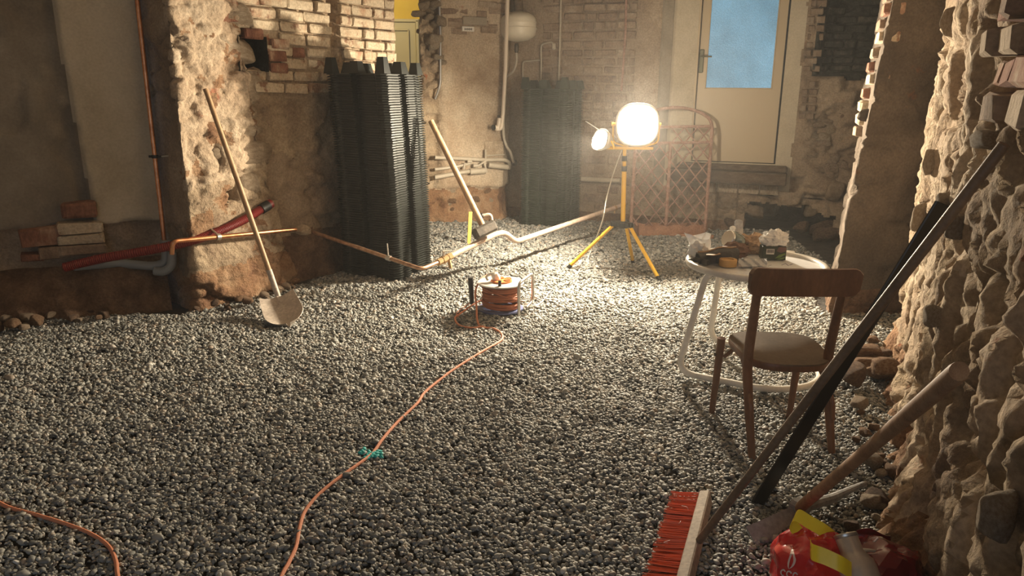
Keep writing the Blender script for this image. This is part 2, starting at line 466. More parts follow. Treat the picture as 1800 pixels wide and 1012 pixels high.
class MB:
    def __init__(self):
        self.v, self.f, self.mi = [], [], []

    def add(self, v, f, m=0):
        o = len(self.v)
        self.v += [tuple(x) for x in v]
        self.f += [[i + o for i in p] for p in f]
        self.mi += [m] * len(f)
        return self

    def box(self, c, s, R=None, bev=0.0, m=0, jit=0.0):
        c = Vector(c)
        x, y, z = s[0] / 2, s[1] / 2, s[2] / 2
        if R is None:
            R = Matrix.Identity(3)
        elif isinstance(R, (int, float)):
            R = Matrix.Rotation(R, 3, 'Z')
        if not bev:
            v = [(a * x, b * y, d * z) for a in (-1, 1) for b in (-1, 1) for d in (-1, 1)]
            f = [(0, 1, 3, 2), (4, 6, 7, 5), (0, 4, 5, 1), (2, 3, 7, 6), (0, 2, 6, 4), (1, 5, 7, 3)]
        else:
            bm = bmesh.new()
            bmesh.ops.create_cube(bm, size=1)
            for q in bm.verts:
                q.co = Vector((q.co.x * s[0], q.co.y * s[1], q.co.z * s[2]))
            bmesh.ops.bevel(bm, geom=bm.edges[:], offset=min(bev, min(s) * 0.45), segments=1, affect='EDGES')
            v = [q.co.copy() for q in bm.verts]
            bm.verts.index_update()
            f = [[q.index for q in p.verts] for p in bm.faces]
            bm.free()
        v = [R @ (Vector(q) + Vector((random.uniform(-jit, jit), random.uniform(-jit, jit), random.uniform(-jit, jit)))) + c for q in v]
        return self.add(v, f, m)

    def tube(self, path, r, seg=10, closed=False, cap=True, m=0, sx=1.0, up=None):
        P = [Vector(p) for p in path]
        n = len(P)
        R = r if isinstance(r, (list, tuple)) else [r] * n
        T = []
        for i in range(n):
            a = P[(i + 1) % n] if closed or i < n - 1 else P[i]
            b = P[(i - 1) % n] if closed or i > 0 else P[i]
            d = a - b
            T.append(d.normalized() if d.length > 1e-9 else Vector((0, 0, 1)))
        if up is not None:
            x = Vector(up) - T[0] * T[0].dot(Vector(up))
            x.normalize()
        else:
            x = T[0].orthogonal().normalized()
        v = []
        for i in range(n):
            if i:
                x = x - T[i] * x.dot(T[i])
                if x.length < 1e-6:
                    x = T[i].orthogonal()
                x.normalize()
            y = T[i].cross(x)
            for k in range(seg):
                a = 2 * PI * k / seg
                v.append(P[i] + (x * math.cos(a) * sx + y * math.sin(a)) * R[i])
        f = []
        for i in range(n if closed else n - 1):
            j = (i + 1) % n
            for k in range(seg):
                l = (k + 1) % seg
                f.append((i * seg + k, i * seg + l, j * seg + l, j * seg + k))
        if cap and not closed:
            f.append(tuple(range(seg - 1, -1, -1)))
            f.append(tuple((n - 1) * seg + k for k in range(seg)))
        return self.add(v, f, m)

    def lathe(self, prof, origin=(0, 0, 0), axis=(0, 0, 1), seg=24, m=0):
        q = Vector((0, 0, 1)).rotation_difference(Vector(axis).normalized())
        o = Vector(origin)
        v = []
        for (r, h) in prof:
            for k in range(seg):
                a = 2 * PI * k / seg
                v.append(o + q @ Vector((r * math.cos(a), r * math.sin(a), h)))
        f = []
        for i in range(len(prof) - 1):
            for k in range(seg):
                l = (k + 1) % seg
                f.append((i * seg + k, i * seg + l, (i + 1) * seg + l, (i + 1) * seg + k))
        if prof[0][0] > 1e-6:
            f.append(tuple(range(seg - 1, -1, -1)))
        if prof[-1][0] > 1e-6:
            f.append(tuple((len(prof) - 1) * seg + k for k in range(seg)))
        return self.add(v, f, m)

    def prism(self, poly, origin, X, Y, depth, m=0):
        """extrude a 2-D outline lying in axes X, Y along X x Y by depth"""
        X, Y, o = Vector(X), Vector(Y), Vector(origin)
        N = X.cross(Y).normalized() * depth
        n = len(poly)
        v = [o + X * a + Y * b for a, b in poly] + [o + X * a + Y * b + N for a, b in poly]
        f = [tuple(range(n - 1, -1, -1)), tuple(range(n, 2 * n))]
        f += [(i, (i + 1) % n, n + (i + 1) % n, n + i) for i in range(n)]
        return self.add(v, f, m)

    def blob(self, c, r, sub=2, amp=0.15, scale=1.6, seed=0, R=None, m=0, flat=None):
        V, F = ICO[sub]
        if flat is not None:
            rg = np.random.default_rng(seed + 50)
            V = V.copy()
            for _ in range(16):
                n = rg.normal(size=3)
                n /= np.linalg.norm(n)
                c = rg.uniform(0.50, 0.86)
                k = V @ n - c
                V = V - np.where(k > 0, k, 0)[:, None] * n[None] * 0.94
        d = 1 + amp * fbm(V + seed * 7.7, scale, 3, seed)
        V = V * d[:, None]
        if flat is not None:
            V = np.sign(V) * np.abs(V) ** flat
        V = V * np.array(r)[None, :]
        M = np.array(R if R is not None else Matrix.Identity(3))
        V = V @ M.T + np.array(c)
        return self.add(V.tolist(), F, m)

    def sheet(self, fn, nu, nv, thick=0.0, m=0):
        """grid surface fn(u, v) -> point, optionally doubled to a thickness"""
        G = [[Vector(fn(i / (nu - 1), j / (nv - 1))) for j in range(nv)] for i in range(nu)]
        v = [p for r in G for p in r]
        f = [(i * nv + j, (i + 1) * nv + j, (i + 1) * nv + j + 1, i * nv + j + 1) for i in range(nu - 1) for j in range(nv - 1)]
        if thick:
            w = []
            for i in range(nu):
                for j in range(nv):
                    a = G[min(i + 1, nu - 1)][j] - G[max(i - 1, 0)][j]
                    b = G[i][min(j + 1, nv - 1)] - G[i][max(j - 1, 0)]
                    nn = a.cross(b)
                    nn = nn.normalized() if nn.length > 1e-9 else Vector((0, 0, 1))
                    w.append(G[i][j] - nn * thick)
            o = len(v)
            f2 = [tuple(reversed([k + o for k in p])) for p in f]
            rim = [i * nv for i in range(nu)] + [(nu - 1) * nv + j for j in range(1, nv)] + [i * nv + nv - 1 for i in range(nu - 2, -1, -1)] + [j for j in range(nv - 2, 0, -1)]
            for a, b in zip(rim, rim[1:] + rim[:1]):
                f2.append((b, a, a + o, b + o))
            v, f = v + w, f + f2
        return self.add(v, f, m)

    def build(self, name, mat, parent=None, smooth=35, kind=None):
        me = bpy.data.meshes.new(name)
        V = np.array(self.v, float)
        if parent is not None:
            V = V - np.array(BASE.get(parent.name, parent.matrix_basis.translation))
        org = np.zeros(3)
        if parent is None and kind is None:
            org = np.array([(V[:, 0].min() + V[:, 0].max()) / 2, (V[:, 1].min() + V[:, 1].max()) / 2, V[:, 2].min()])
            V = V - org
        me.from_pydata(V.tolist(), [], self.f)
        for mm in (mat if isinstance(mat, (list, tuple)) else [mat]):
            me.materials.append(MATS[mm])
        if isinstance(mat, (list, tuple)):
            me.polygons.foreach_set('material_index', self.mi)
        if smooth:
            me.shade_smooth()
            me.set_sharp_from_angle(angle=math.radians(smooth))
        me.update()
        o = bpy.data.objects.new(name, me)
        COL.objects.link(o)
        if parent is not None:
            o.parent = parent
            BASE[o.name] = BASE.get(parent.name, parent.matrix_basis.translation.copy())
        else:
            o.location = org
        if kind:
            o['kind'] = kind
        return o


def thing(name, label, cat, loc=(0, 0, 0), group=None):
    o = bpy.data.objects.new(name, None)
    o.empty_display_size = 0.1
    COL.objects.link(o)
    o.location = loc
    o['label'] = label
    o['category'] = cat
    if group:
        o['group'] = group
    return o


def tag(o, label, cat, group=None):
    o['label'] = label
    o['category'] = cat
    if group:
        o['group'] = group
    return o


def placed(name, me, parent, M):
    o = bpy.data.objects.new(name, me)
    COL.objects.link(o)
    if parent is not None:
        o.parent = parent
        M = Matrix.Translation(-parent.matrix_basis.translation) @ M
    o.matrix_basis = M
    return o


def rotz(t):
    """matrix with x along t (xy), z up"""
    a = math.atan2(t[1], t[0])
    return Matrix.Rotation(a, 4, 'Z')


# ---------------------------------------------------------------- the setting
TOP = 3.0


def relief(name, path, z0, z1, res, side, disp, mats, zone=None, hole=None, parent=None, soft=0.05, kind='structure', zres=None):
    """wall surface standing on a plan polyline (x, y[, x_top, y_top]); disp pushes it out along its normal"""
    zres = zres or res
    base = [Vector((p[0], p[1])) for p in path]
    top = [Vector((p[2], p[3])) if len(p) == 4 else Vector((p[0], p[1])) for p in path]
    bs, ts, us = [], [], []
    u = 0.0
    for i in range(len(path) - 1):
        L = (base[i + 1] - base[i]).length
        n = max(2, int(math.ceil(L / res)))
        for k in range(n):
            bs.append(base[i].lerp(base[i + 1], k / n))
            ts.append(top[i].lerp(top[i + 1], k / n))
            us.append(u + L * k / n)
        u += L
    bs.append(base[-1]); ts.append(top[-1]); us.append(u)
    B, T, U = np.array(bs), np.array(ts), np.array(us)
    N = np.zeros_like(B)
    for i in range(len(U)):
        a = np.searchsorted(U, U[i] - soft)
        b = min(len(U) - 1, np.searchsorted(U, U[i] + soft))
        a, b = (max(0, i - 1), min(len(U) - 1, i + 1)) if a >= b else (a, b)
        d = B[b] - B[a]
        d = d / max(1e-9, np.hypot(*d))
        N[i] = (-d[1], d[0]) if side == 'L' else (d[1], -d[0])
    nz = int(math.ceil((z1 - z0) / zres)) + 1
    Z = np.linspace(z0, z1, nz)
    k = np.clip((Z / TOP), 0, 1)[:, None, None]
    XY = B[None] * (1 - k) + T[None] * k
    P = np.concatenate([XY, np.broadcast_to(Z[:, None, None], (nz, len(U), 1))], axis=2).reshape(-1, 3)
    UU = np.broadcast_to(U[None], (nz, len(U))).ravel()
    ZZ = np.broadcast_to(Z[:, None], (nz, len(U))).ravel()
    D = disp(UU, ZZ, P)
    NN = np.broadcast_to(N[None], (nz, len(U), 2)).reshape(-1, 2)
    P[:, :2] += NN * D[:, None]
    w = len(U)
    I = (np.arange(nz - 1)[:, None] * w + np.arange(w - 1)[None]).ravel()
    F = np.stack([I, I + 1, I + 1 + w, I + w], 1)
    if side == 'L':
        F = F[:, ::-1]
    uc, zc = UU[I] + res / 2, ZZ[I] + zres / 2
    keep = np.ones(len(F), bool)
    if hole is not None:
        keep &= ~hole(uc, zc)
    F = F[keep]
    me = bpy.data.meshes.new(name)
    me.from_pydata(P.tolist(), [], F.tolist())
    for m in (mats if isinstance(mats, (list, tuple)) else [mats]):
        me.materials.append(MATS[m])
    if zone is not None:
        me.polygons.foreach_set('material_index', zone(uc, zc, P[I])[keep].astype(np.int32))
    me.shade_smooth()
    me.update()
    o = bpy.data.objects.new(name, me)
    COL.objects.link(o)
    o['kind'] = kind
    if parent:
        o.parent = parent
        del o['kind']
    return o


def brick_mesh(i):
    bm = bmesh.new()
    bmesh.ops.create_cube(bm, size=1)
    rnd = random.Random(100 + i)
    for q in bm.verts:
        q.co = Vector((q.co.x * 0.26, q.co.y * 0.12, q.co.z * 0.07))
    bmesh.ops.bevel(bm, geom=bm.edges[:], offset=0.010, segments=1, affect='EDGES')
    for q in bm.verts:
        q.co += Vector((rnd.uniform(-1, 1), rnd.uniform(-1, 1), rnd.uniform(-1, 1))) * 0.006
    me = bpy.data.meshes.new('brick')
    bm.to_mesh(me)
    bm.free()
    me.shade_smooth()
    me.set_sharp_from_angle(angle=math.radians(28))
    return me


def stone_mesh(i, sub=3, amp=0.28, flat=0.75):
    m = MB().blob((0, 0, 0), (1, 1, 1), sub, amp, 1.5, i, flat=flat)
    me = bpy.data.meshes.new('stone')
    me.from_pydata(m.v, [], m.f)
    me.shade_smooth()
    return me


def rubble(P, freq, seed, w=0.09, open_=0.5):
    """broken stonework: tilted cell faces with partly filled joints; returns about -0.5 .. 0.5"""
    P = np.asarray(P, float)
    Wp = P + 0.09 * np.stack([fbm(P, 3.1, 3, seed), fbm(P, 3.1, 3, seed + 11), fbm(P, 3.1, 3, seed + 23)], 1)
    f1, f2, idn = worley(Wp * np.array(freq), seed)
    a = idn * 40
    tilt = (Wp[:, 0] * np.sin(a) + Wp[:, 1] * np.cos(a * 1.7) + Wp[:, 2] * np.sin(a * 2.3))
    tilt = (tilt * 3.0) % 1.0 - 0.5
    fill = sstep(-0.25, 0.25, fbm(P, 2.4, 3, seed + 31) + (open_ - 0.5))
    joint = np.exp(-((f2 - f1) / w) ** 2)
    return (idn - 0.5) * (0.4 + 0.6 * fill) - 0.55 * joint * fill + 0.0 * tilt


BRICKS = {}
STONES = [stone_mesh(i) for i in range(8)]
STONE_M = {}


def with_mat(kind, me, i, mat):
    key = (kind, i, mat)
    if key not in STONE_M:
        c = me.copy()
        c.materials.clear()
        c.materials.append(MATS[mat])
        STONE_M[key] = c
    return STONE_M[key]


BRICK_ME = [brick_mesh(i) for i in range(6)]


def brick(parent, pos, t, mat, L=0.26, H=0.07, D=0.12, tilt=(0, 0, 0), name='brick'):
    me = with_mat('b', BRICK_ME[random.randrange(6)], random.randrange(6), mat)
    M = Matrix.Translation(pos) @ rotz(t) @ Euler(tilt).to_matrix().to_4x4() @ Matrix.Diagonal((L / 0.26, D / 0.12, H / 0.07, 1))
    return placed(name, me, parent, M)


def stone(parent, pos, r, mat='field_stone', rot=None, seed=None, name='stone'):
    i = random.randrange(8) if seed is None else seed % 8
    me = with_mat('s', STONES[i], i, mat)
    rot = rot or (random.uniform(-.3, .3), random.uniform(-.3, .3), random.uniform(0, 6.28))
    M = Matrix.Translation(pos) @ Euler(rot).to_matrix().to_4x4() @ Matrix.Diagonal((r[0], r[1], r[2], 1))
    return placed(name, me, parent, M)


def brick_courses(parent, O, t, n, u0, u1, z0, z1, mat, L=0.27, H=0.09, joint=0.016, proud=0.015, skip=None, jit=0.008, D=0.12, keep=1.0, mats=None):
    """courses of single bricks on a wall plane: O origin (xy), t along, n out of the wall"""
    O, t, n = Vector((*O, 0)), Vector((*t, 0)).normalized(), Vector((*n, 0)).normalized()
    z, row = z0, 0
    while z < z1:
        h = H * random.uniform(0.92, 1.06)
        u = u0 + (0 if row % 2 else -L * 0.5)
        while u < u1:
            l = L * random.choice((1, 1, 1, 0.52, 0.95)) * random.uniform(0.94, 1.06)
            a, b = max(u, u0 + random.uniform(-0.02, 0.02)), min(u + l, u1)
            if b - a > 0.06 and random.random() < keep and not (skip and skip((a + b) / 2, z + h / 2)):
                p = O + t * ((a + b) / 2) + Vector((0, 0, z + h / 2)) + n * (proud + random.uniform(-jit, jit) - D / 2)
                brick(parent, p, t, random.choice(mats) if mats else mat, b - a - joint, h - joint, D,
                      (random.uniform(-.03, .03), random.uniform(-.03, .03), random.uniform(-.03, .03)))
            u += l
        z += h
        row += 1


# floor: dark soil under the gravel
def floor_h(x, y):
    P = np.stack([x, y, np.zeros_like(x)], 1)
    return 0.022 * fbm(P, 1.7, 3, 5) + 0.012 * fbm(P, 6.0, 2, 9)


def fh(x, y):
    return float(floor_h(np.array([x]), np.array([y]))[0])


gx, gy = np.meshgrid(np.linspace(-5.2, 4.6, 160), np.linspace(-3.1, 10.2, 210))
fz = floor_h(gx.ravel(), gy.ravel()) - 0.012
m = MB()
m.v = np.stack([gx.ravel(), gy.ravel(), fz], 1).tolist()
m.f = [(j * 160 + i, j * 160 + i + 1, (j + 1) * 160 + i + 1, (j + 1) * 160 + i) for j in range(209) for i in range(159)]
m.mi = [0] * len(m.f)
floor = m.build('floor', 'dark_soil', kind='structure')

# pebbles: the edge of the gravel follows the wall feet
EDGE = [(-4.6, 0.9), (-4.6, 4.35), (-3.55, 4.92), (-2.95, 5.12), (-2.4, 5.16), (-1.85, 5.88), (-1.5, 6.45), (-1.1, 7.2), (-1.1, 9.05), (-0.15, 9.45),
        (0.2, 9.65), (3.2, 8.55), (3.0, 6.6), (2.5, 5.9), (2.32, 5.3), (3.3, 5.3), (3.3, 5.05), (2.50, 4.6), (1.46, 2.4), (1.08, 1.6), (0.86, 1.1), (0.86, 0.9)]


def inside(x, y, poly):
    r = np.zeros(len(x), bool)
    n = len(poly)
    for i in range(n):
        (x1, y1), (x2, y2) = poly[i], poly[(i + 1) % n]
        c = ((y1 > y) != (y2 > y)) & (x < (x2 - x1) * (y - y1) / (y2 - y1 + 1e-12) + x1)
        r ^= c
    return r


rng = np.random.default_rng(4)
pts = []
for (ya, yb, dens, sc) in ((0.9, 3.6, 7600, 0.66), (3.6, 5.2, 6200, 0.72), (5.2, 7.0, 4300, 0.88), (7.0, 9.8, 2700, 1.12)):
    n = int((yb - ya) * 9.2 * dens)
    x, y = rng.uniform(-4.6, 4.6, n), rng.uniform(ya, yb, n)
    jx = 0.06 * fbm(np.stack([x, y, x * 0], 1), 5, 2, 3)
    ok = inside(x + jx, y + jx, EDGE) & (np.abs(x) < 0.76 * (0.966 * y + 0.41) + 0.5)
    s = sc * 0.0118 * np.exp(rng.normal(0, 0.26, n))
    pts.append(np.stack([x, y, s], 1)[ok])
G = np.concatenate(pts)
G = G[rng.permutation(len(G))]
gz = floor_h(G[:, 0], G[:, 1]) + G[:, 2] * rng.uniform(-0.6, 0.75, len(G))
rot = np.stack([rng.normal(0, 0.42, len(G)), rng.normal(0, 0.42, len(G)), rng.uniform(0, 6.28, len(G))], 1)
# the 300 pebbles that show largest (nearest to the viewer, inside the frame) are single objects
dx, dy, dz = G[:, 0], G[:, 1], gz - CAM_H
dep = dy * FWD.y + dz * FWD.z
pu = 900 + FPX * dx / dep
pv = 506 - FPX * (dy * UP.y + dz * UP.z) / dep
vis = (pu > 0) & (pu < 1800) & (pv < 1006) & (gz > floor_h(G[:, 0], G[:, 1]) + 0.002)
size = np.where(vis, G[:, 2] / dep, 0)
near = np.argsort(-size)[:300]
PEB = []
PV, PF = ICO[2]
for i in range(6):
    rg = np.random.default_rng(70 + i)
    v = PV.copy()
    for _ in range(9):
        n = rg.normal(size=3)
        n /= np.linalg.norm(n)
        kk = v @ n - rg.uniform(0.55, 0.9)
        v = v - np.where(kk > 0, kk, 0)[:, None] * n[None]
    d = 1 + 0.30 * fbm(PV + i * 5.1, 1.1, 2, i) + 0.06 * fbm(PV, 4, 2, i + 30)
    v = v * d[:, None] * 1.12
    v = np.sign(v) * np.abs(v) ** 0.88 * np.array([1.22, 0.88, 0.50 + 0.06 * (i % 3)])
    me = bpy.data.meshes.new('pebble')
    me.from_pydata(v.tolist(), [], PF)
    me.materials.append(MATS['gravel_stone'])
    me.shade_smooth()
    PEB.append(me)
first = []
for q, i in enumerate(near):
    o = bpy.data.objects.new('pebble', PEB[q % 6])
    COL.objects.link(o)
    o.parent = floor
    o.location = (G[i, 0], G[i, 1], gz[i])
    o.rotation_euler = rot[i]
    o.scale = (G[i, 2],) * 3
    if q < 6:
        first.append(o)
teal = onz(655, 801)
for q in range(60):
    a, r = random.uniform(0, 6.28), abs(random.gauss(0, 0.022))
    x, y = teal.x + 1.3 * r * math.cos(a), teal.y + 1.5 * r * math.sin(a)
    o = bpy.data.objects.new('pebble', with_mat('p', PEB[q % 6], q % 6, 'turquoise_stone'))
    COL.objects.link(o)
    o.parent = floor
    o.location = (x, y, fh(x, y) + 0.010)
    o.rotation_euler = (random.gauss(0, .3), random.gauss(0, .3), a)
    o.scale = (random.uniform(0.009, 0.012),) * 3
    o['label'] = 'pebble sprayed turquoise'
rest = np.ones(len(G), bool)
rest[near] = False
shapes = bpy.data.collections.new('pebble_shapes')
for o in first:
    shapes.objects.link(o)
me = bpy.data.meshes.new('gravel')
R = G[rest]
me.vertices.add(len(R))
me.vertices.foreach_set('co', np.stack([R[:, 0], R[:, 1], gz[rest]], 1).astype(np.float32).ravel())
for nm, ty, arr in (('rot', 'FLOAT_VECTOR', rot[rest]), ('scl', 'FLOAT', R[:, 2]), ('pick', 'INT', rng.integers(0, 6, len(R)))):
    a = me.attributes.new(nm, ty, 'POINT')
    a.data.foreach_set('vector' if ty == 'FLOAT_VECTOR' else 'value', np.asarray(arr, np.int32 if ty == 'INT' else np.float32).ravel())
me.materials.append(MATS['gravel_stone'])
gravel = bpy.data.objects.new('gravel', me)
COL.objects.link(gravel)
gravel.parent = floor
gravel['kind'] = 'stuff'
ng = bpy.data.node_groups.new('gravel_scatter', 'GeometryNodeTree')
ng.interface.new_socket('Geometry', in_out='INPUT', socket_type='NodeSocketGeometry')
ng.interface.new_socket('Geometry', in_out='OUTPUT', socket_type='NodeSocketGeometry')
gi, go = ng.nodes.new('NodeGroupInput'), ng.nodes.new('NodeGroupOutput')
ip = ng.nodes.new('GeometryNodeInstanceOnPoints')
ci = ng.nodes.new('GeometryNodeCollectionInfo')
ci.inputs['Collection'].default_value = shapes
ci.inputs['Separate Children'].default_value = True
ci.inputs['Reset Children'].default_value = True
ip.inputs['Pick Instance'].default_value = True
ng.links.new(gi.outputs[0], ip.inputs['Points'])
ng.links.new(ci.outputs[0], ip.inputs['Instance'])
for nm, ty, sock in (('rot', 'FLOAT_VECTOR', 'Rotation'), ('scl', 'FLOAT', 'Scale'), ('pick', 'INT', 'Instance Index')):
    na = ng.nodes.new('GeometryNodeInputNamedAttribute')
    na.data_type = ty
    na.inputs['Name'].default_value = nm
    ng.links.new(na.outputs['Attribute'], ip.inputs[sock])
ng.links.new(ip.outputs[0], go.inputs[0])
md = gravel.modifiers.new('scatter', 'NODES')
md.node_group = ng

# ceiling and the rear part of the cellar
m = MB()
m.box((-0.4, 3.8, TOP + 0.1), (11.5, 14.5, 0.2))
m.build('ceiling', 'ceiling_plaster', kind='structure')


def wall_box(name, a, b, z0, z1, th, mat, side=1):
    """plain wall slab from a to b, th thick away from the room"""
    a, b = Vector((*a, 0)), Vector((*b, 0))
    t = (b - a).normalized()
    n = Vector((t.y, -t.x, 0)) * side
    m = MB()
    m.box((a + b) / 2 + n * th / 2 + Vector((0, 0, (z0 + z1) / 2)), ((b - a).length, th, z1 - z0), math.atan2(t.y, t.x))
    return m


m = wall_box('', (-4.8, -3.0), (-2.3, -3.0), -0.1, TOP, 0.4, '')
q = wall_box('', (0.1, -3.0), (3.0, -3.0), -0.1, TOP, 0.4, '')
m.add(q.v, q.f)
for (z0, z1) in ((-0.1, 1.0), (2.5, TOP)):
    q = wall_box('', (-2.3, -3.0), (0.1, -3.0), z0, z1, 0.4, '')
    m.add(q.v, q.f)
m.build('wall_rear', 'brown_plaster', kind='structure')
m = MB()  # added window, out of view, framing the cool fill light
for x in (-2.27, -1.1, 0.07):
    m.box((x, -3.2, 1.75), (0.06, 0.07, 1.5))
for z in (1.03, 2.47):
    m.box((-1.1, -3.2, z), (2.4, 0.07, 0.06))
m.build('fill_window_1', 'door_paint', kind='structure')

# left wall: pale plaster with a darker hollow, ragged at the foot
PL = [(-4.8, -3.0), (-4.8, 4.47), (-3.6, 5.14), (-2.72, 5.63)]
U0 = 7.47   # arc length at the start of the facing stretch


def left_u(px, z=1.4):
    p = onp(px, 250, (-4.8, 4.47), (-2.72, 5.63))
    return U0 + (Vector((p.x, p.y)) - Vector((-4.8, 4.47))).length


ua, ub = left_u(128), left_u(165)


def d_left(u, z, P):
    e = ua + 0.02 * fbm(P, 6, 2, 3) + (ub - ua) * 0.5 * np.clip((1.9 - z) / 1.2, 0, 1)
    pil = sstep(e - 0.015, e + 0.02, u)
    foot = 0.62 + 0.05 * fbm(P * np.array([1, 1, 0.2]), 9, 3, 8)
    up = sstep(foot - 0.01, foot + 0.012, z)
    d = 0.016 * fbm(P, 3, 4, 1) + 0.008 * fbm(P, 14, 3, 2) - 0.012 * sstep(0.80, 0.92, ridged(P * np.array([1, 1, 0.6]), 2.1, 3, 91))
    d = d + up * (0.09 * pil + 0.05 * (1 - pil) * sstep(-0.05, 0.1, fbm(P, 2.0, 3, 21))) + (1 - up) * (0.03 + 0.05 * fbm(P, 7, 3, 4))
    w = sstep(0.36, 0.30, z + 0.04 * fbm(P, 5, 2, 6))
    d = d + w * (0.10 + 0.09 * fbm(P, 4.5, 4, 12)) + np.clip(0.32 - z, 0, 1) * 0.55
    return d


def z_left(u, z, P):
    e = ua + (ub - ua) * 0.5 * np.clip((1.9 - z) / 1.2, 0, 1)
    r = np.where(u > e, 0, 1)
    r = np.where(z < 0.62, 2, r)
    return np.where(z < 0.33, 3, r)


wall_left = relief('wall_left', PL, -0.1, TOP, 0.022, 'R', d_left, ['smooth_plaster', 'grey_plaster', 'brown_plaster', 'earth'], zone=z_left)

# rough stone pier beside it
PP = [(-2.74, 5.66), (-2.36, 5.34, -2.36, 5.36), (-1.88, 6.08, -2.13, 5.70), (-2.06, 6.22, -2.28, 5.86)]


def d_pier(u, z, P):
    st = 0.085 * rubble(P, (2.2, 2.2, 5.2), 7, 0.07, 0.4)
    d = st + 0.05 * fbm(P, 2.2, 3, 3) + 0.026 * fbm(P, 8, 5, 5, 0.62) + 0.012 * fbm(P * np.array([1, 1, 2.5]), 16, 3, 6) - 0.025 * sstep(0.66, 0.8, ridged(P * np.array([1, 1, 2.2]), 3.2, 3, 9)) * sstep(0.5, 1.0, z)
    d = d + 0.10 * np.clip(0.45 - z, 0, 1) / 0.45 + np.where(z < 0.3, 0.05 * fbm(P, 6, 3, 15), 0)
    dark = sstep(0.50, 0.44, u)
    d = d * (1 - 0.55 * dark)
    return d * sstep(0, 0.06, u)


def z_pier(u, z, P):
    n = fbm(P, 5, 3, 4)
    r = np.where(n > 0.34, 2, np.where(z > 0.9 + 0.5 * fbm(P, 1.5, 2, 8), 0, 1))
    r = np.where(u < 0.46, 3, r)
    return np.where(z < 0.27 + 0.12 * n, 4, r)


pier = relief('wall_pier', PP, -0.1, TOP, 0.016, 'R', d_pier, ['lime_plaster', 'rubble_mortar', 'red_earth', 'brown_plaster', 'red_earth'], zone=z_pier, soft=0.03)
A_, B_ = (-2.36, 5.34), (-1.95, 5.97)
for i, (x0, y0, x1, y1) in enumerate(((308, 0, 374, 28), (312, 28, 411, 70), (330, 76, 416, 126), (355, 150, 432, 205), (318, 155, 352, 205),
                                      (345, 232, 430, 268), (330, 276, 436, 318), (392, 325, 436, 372))):
    c = onp((x0 + x1) / 2, (y0 + y1) / 2, A_, B_)
    dd = (c - EYE).dot(FWD)
    w, h = (x1 - x0) * dd / FPX / 0.72, (y1 - y0) * dd / FPX
    stone(pier, c + Vector((-0.015, 0.01, 0)), (w / 2 * 1.22, 0.13, h / 2 * 1.3), 'field_stone', (0, random.uniform(-.06, .06), math.atan2(0.63, 0.41)), seed=i)

# brick wall behind the pier, up to the doorway
T2 = Vector((0.559, 0.829))
N2 = Vector((0.829, -0.559))
S2 = Vector((-1.93, 6.1)) - T2 * 0.38
E2 = Vector((-1.93, 6.1)) + T2 * 1.44
H0, H1, HZ0, HZ1 = 0.07, 0.33, 1.72, 1.98


def d_brickwall(u, z, P):
    low = sstep(1.62, 1.5, z)
    d = low * (0.07 * rubble(P, (3.6, 3.6, 5.5), 17, open_=.45) + 0.035 * fbm(P, 7, 4, 2, 0.6))
    d = d + 0.05 * fbm(P, 1.6, 3, 31) + 0.012 * fbm(P, 14, 3, 33)
    d = d - 0.07 * np.exp(-((u - 1.07) / 0.035) ** 2) * sstep(1.2, 1.4, z)
    d = d + 0.14 * np.clip(0.5 - z, 0, 1)
    return d


def z_brickwall(u, z, P):
    n = fbm(P, 4, 3, 14)
    return np.where(z < 0.42 + 0.1 * n, 2, np.where(z < 1.05 + 0.25 * n, 1, 0))


wall_brick = relief('wall_left', [tuple(S2), tuple(E2), tuple(E2 + Vector((-0.75, 0.5)))], -0.1, TOP, 0.02, 'R', d_brickwall,
                    ['rubble_mortar', 'brown_plaster', 'earth'], zone=z_brickwall,
                    hole=lambda u, z: (u > H0) & (u < H1) & (z > HZ0) & (z < HZ1))
sk = lambda u, z: (H0 - 0.03 < u < H1 + 0.02 and HZ0 - 0.02 < z < HZ1 + 0.02)
brick_courses(wall_brick, S2, T2, N2, 0.06, 1.02, 1.55, 2.62, 'whitewashed_brick', H=0.095, proud=0.035, skip=sk, jit=0.012,
              mats=['whitewashed_brick'] * 14 + ['red_brick'])
brick_courses(wall_brick, S2, T2, N2, 1.12, 1.80, 1.55, 2.62, 'whitewashed_brick', H=0.095, proud=0.045, jit=0.010,
              mats=['whitewashed_brick'])
m = MB()       # the square putlog hole: a dark cavity
for k in range(1):
    o3, t3, n3 = Vector((*S2, 0)), Vector((*T2, 0)), Vector((*N2, 0))
    pt = lambda u, z, d: o3 + t3 * u + Vector((0, 0, z)) + n3 * d
    a, b, c, d = pt(H0, HZ0, .05), pt(H1, HZ0, .05), pt(H1, HZ1, .05), pt(H0, HZ1, .05)
    a2, b2, c2, d2 = pt(H0, HZ0, -.35), pt(H1, HZ0, -.35), pt(H1, HZ1, -.35), pt(H0, HZ1, -.35)
    m.add([a, b, c, d, a2, b2, c2, d2], [(0, 1, 5, 4), (1, 2, 6, 5), (2, 3, 7, 6), (3, 0, 4, 7), (4, 5, 6, 7)])
m.build('putlog_hole', 'charred_brick', wall_brick, smooth=0)
for (px, py, mt) in ((487, 78, 'red_brick'), (482, 98, 'red_brick'), (485, 120, 'red_brick'), (395, 12, 'red_brick'), (398, 32, 'red_brick'), (440, 60, 'red_brick')):
    c = onp(px, py, tuple(S2), tuple(E2))
    brick(wall_brick, c + Vector((*N2, 0)) * -0.005, T2, mt, 0.17, 0.078, 0.12)
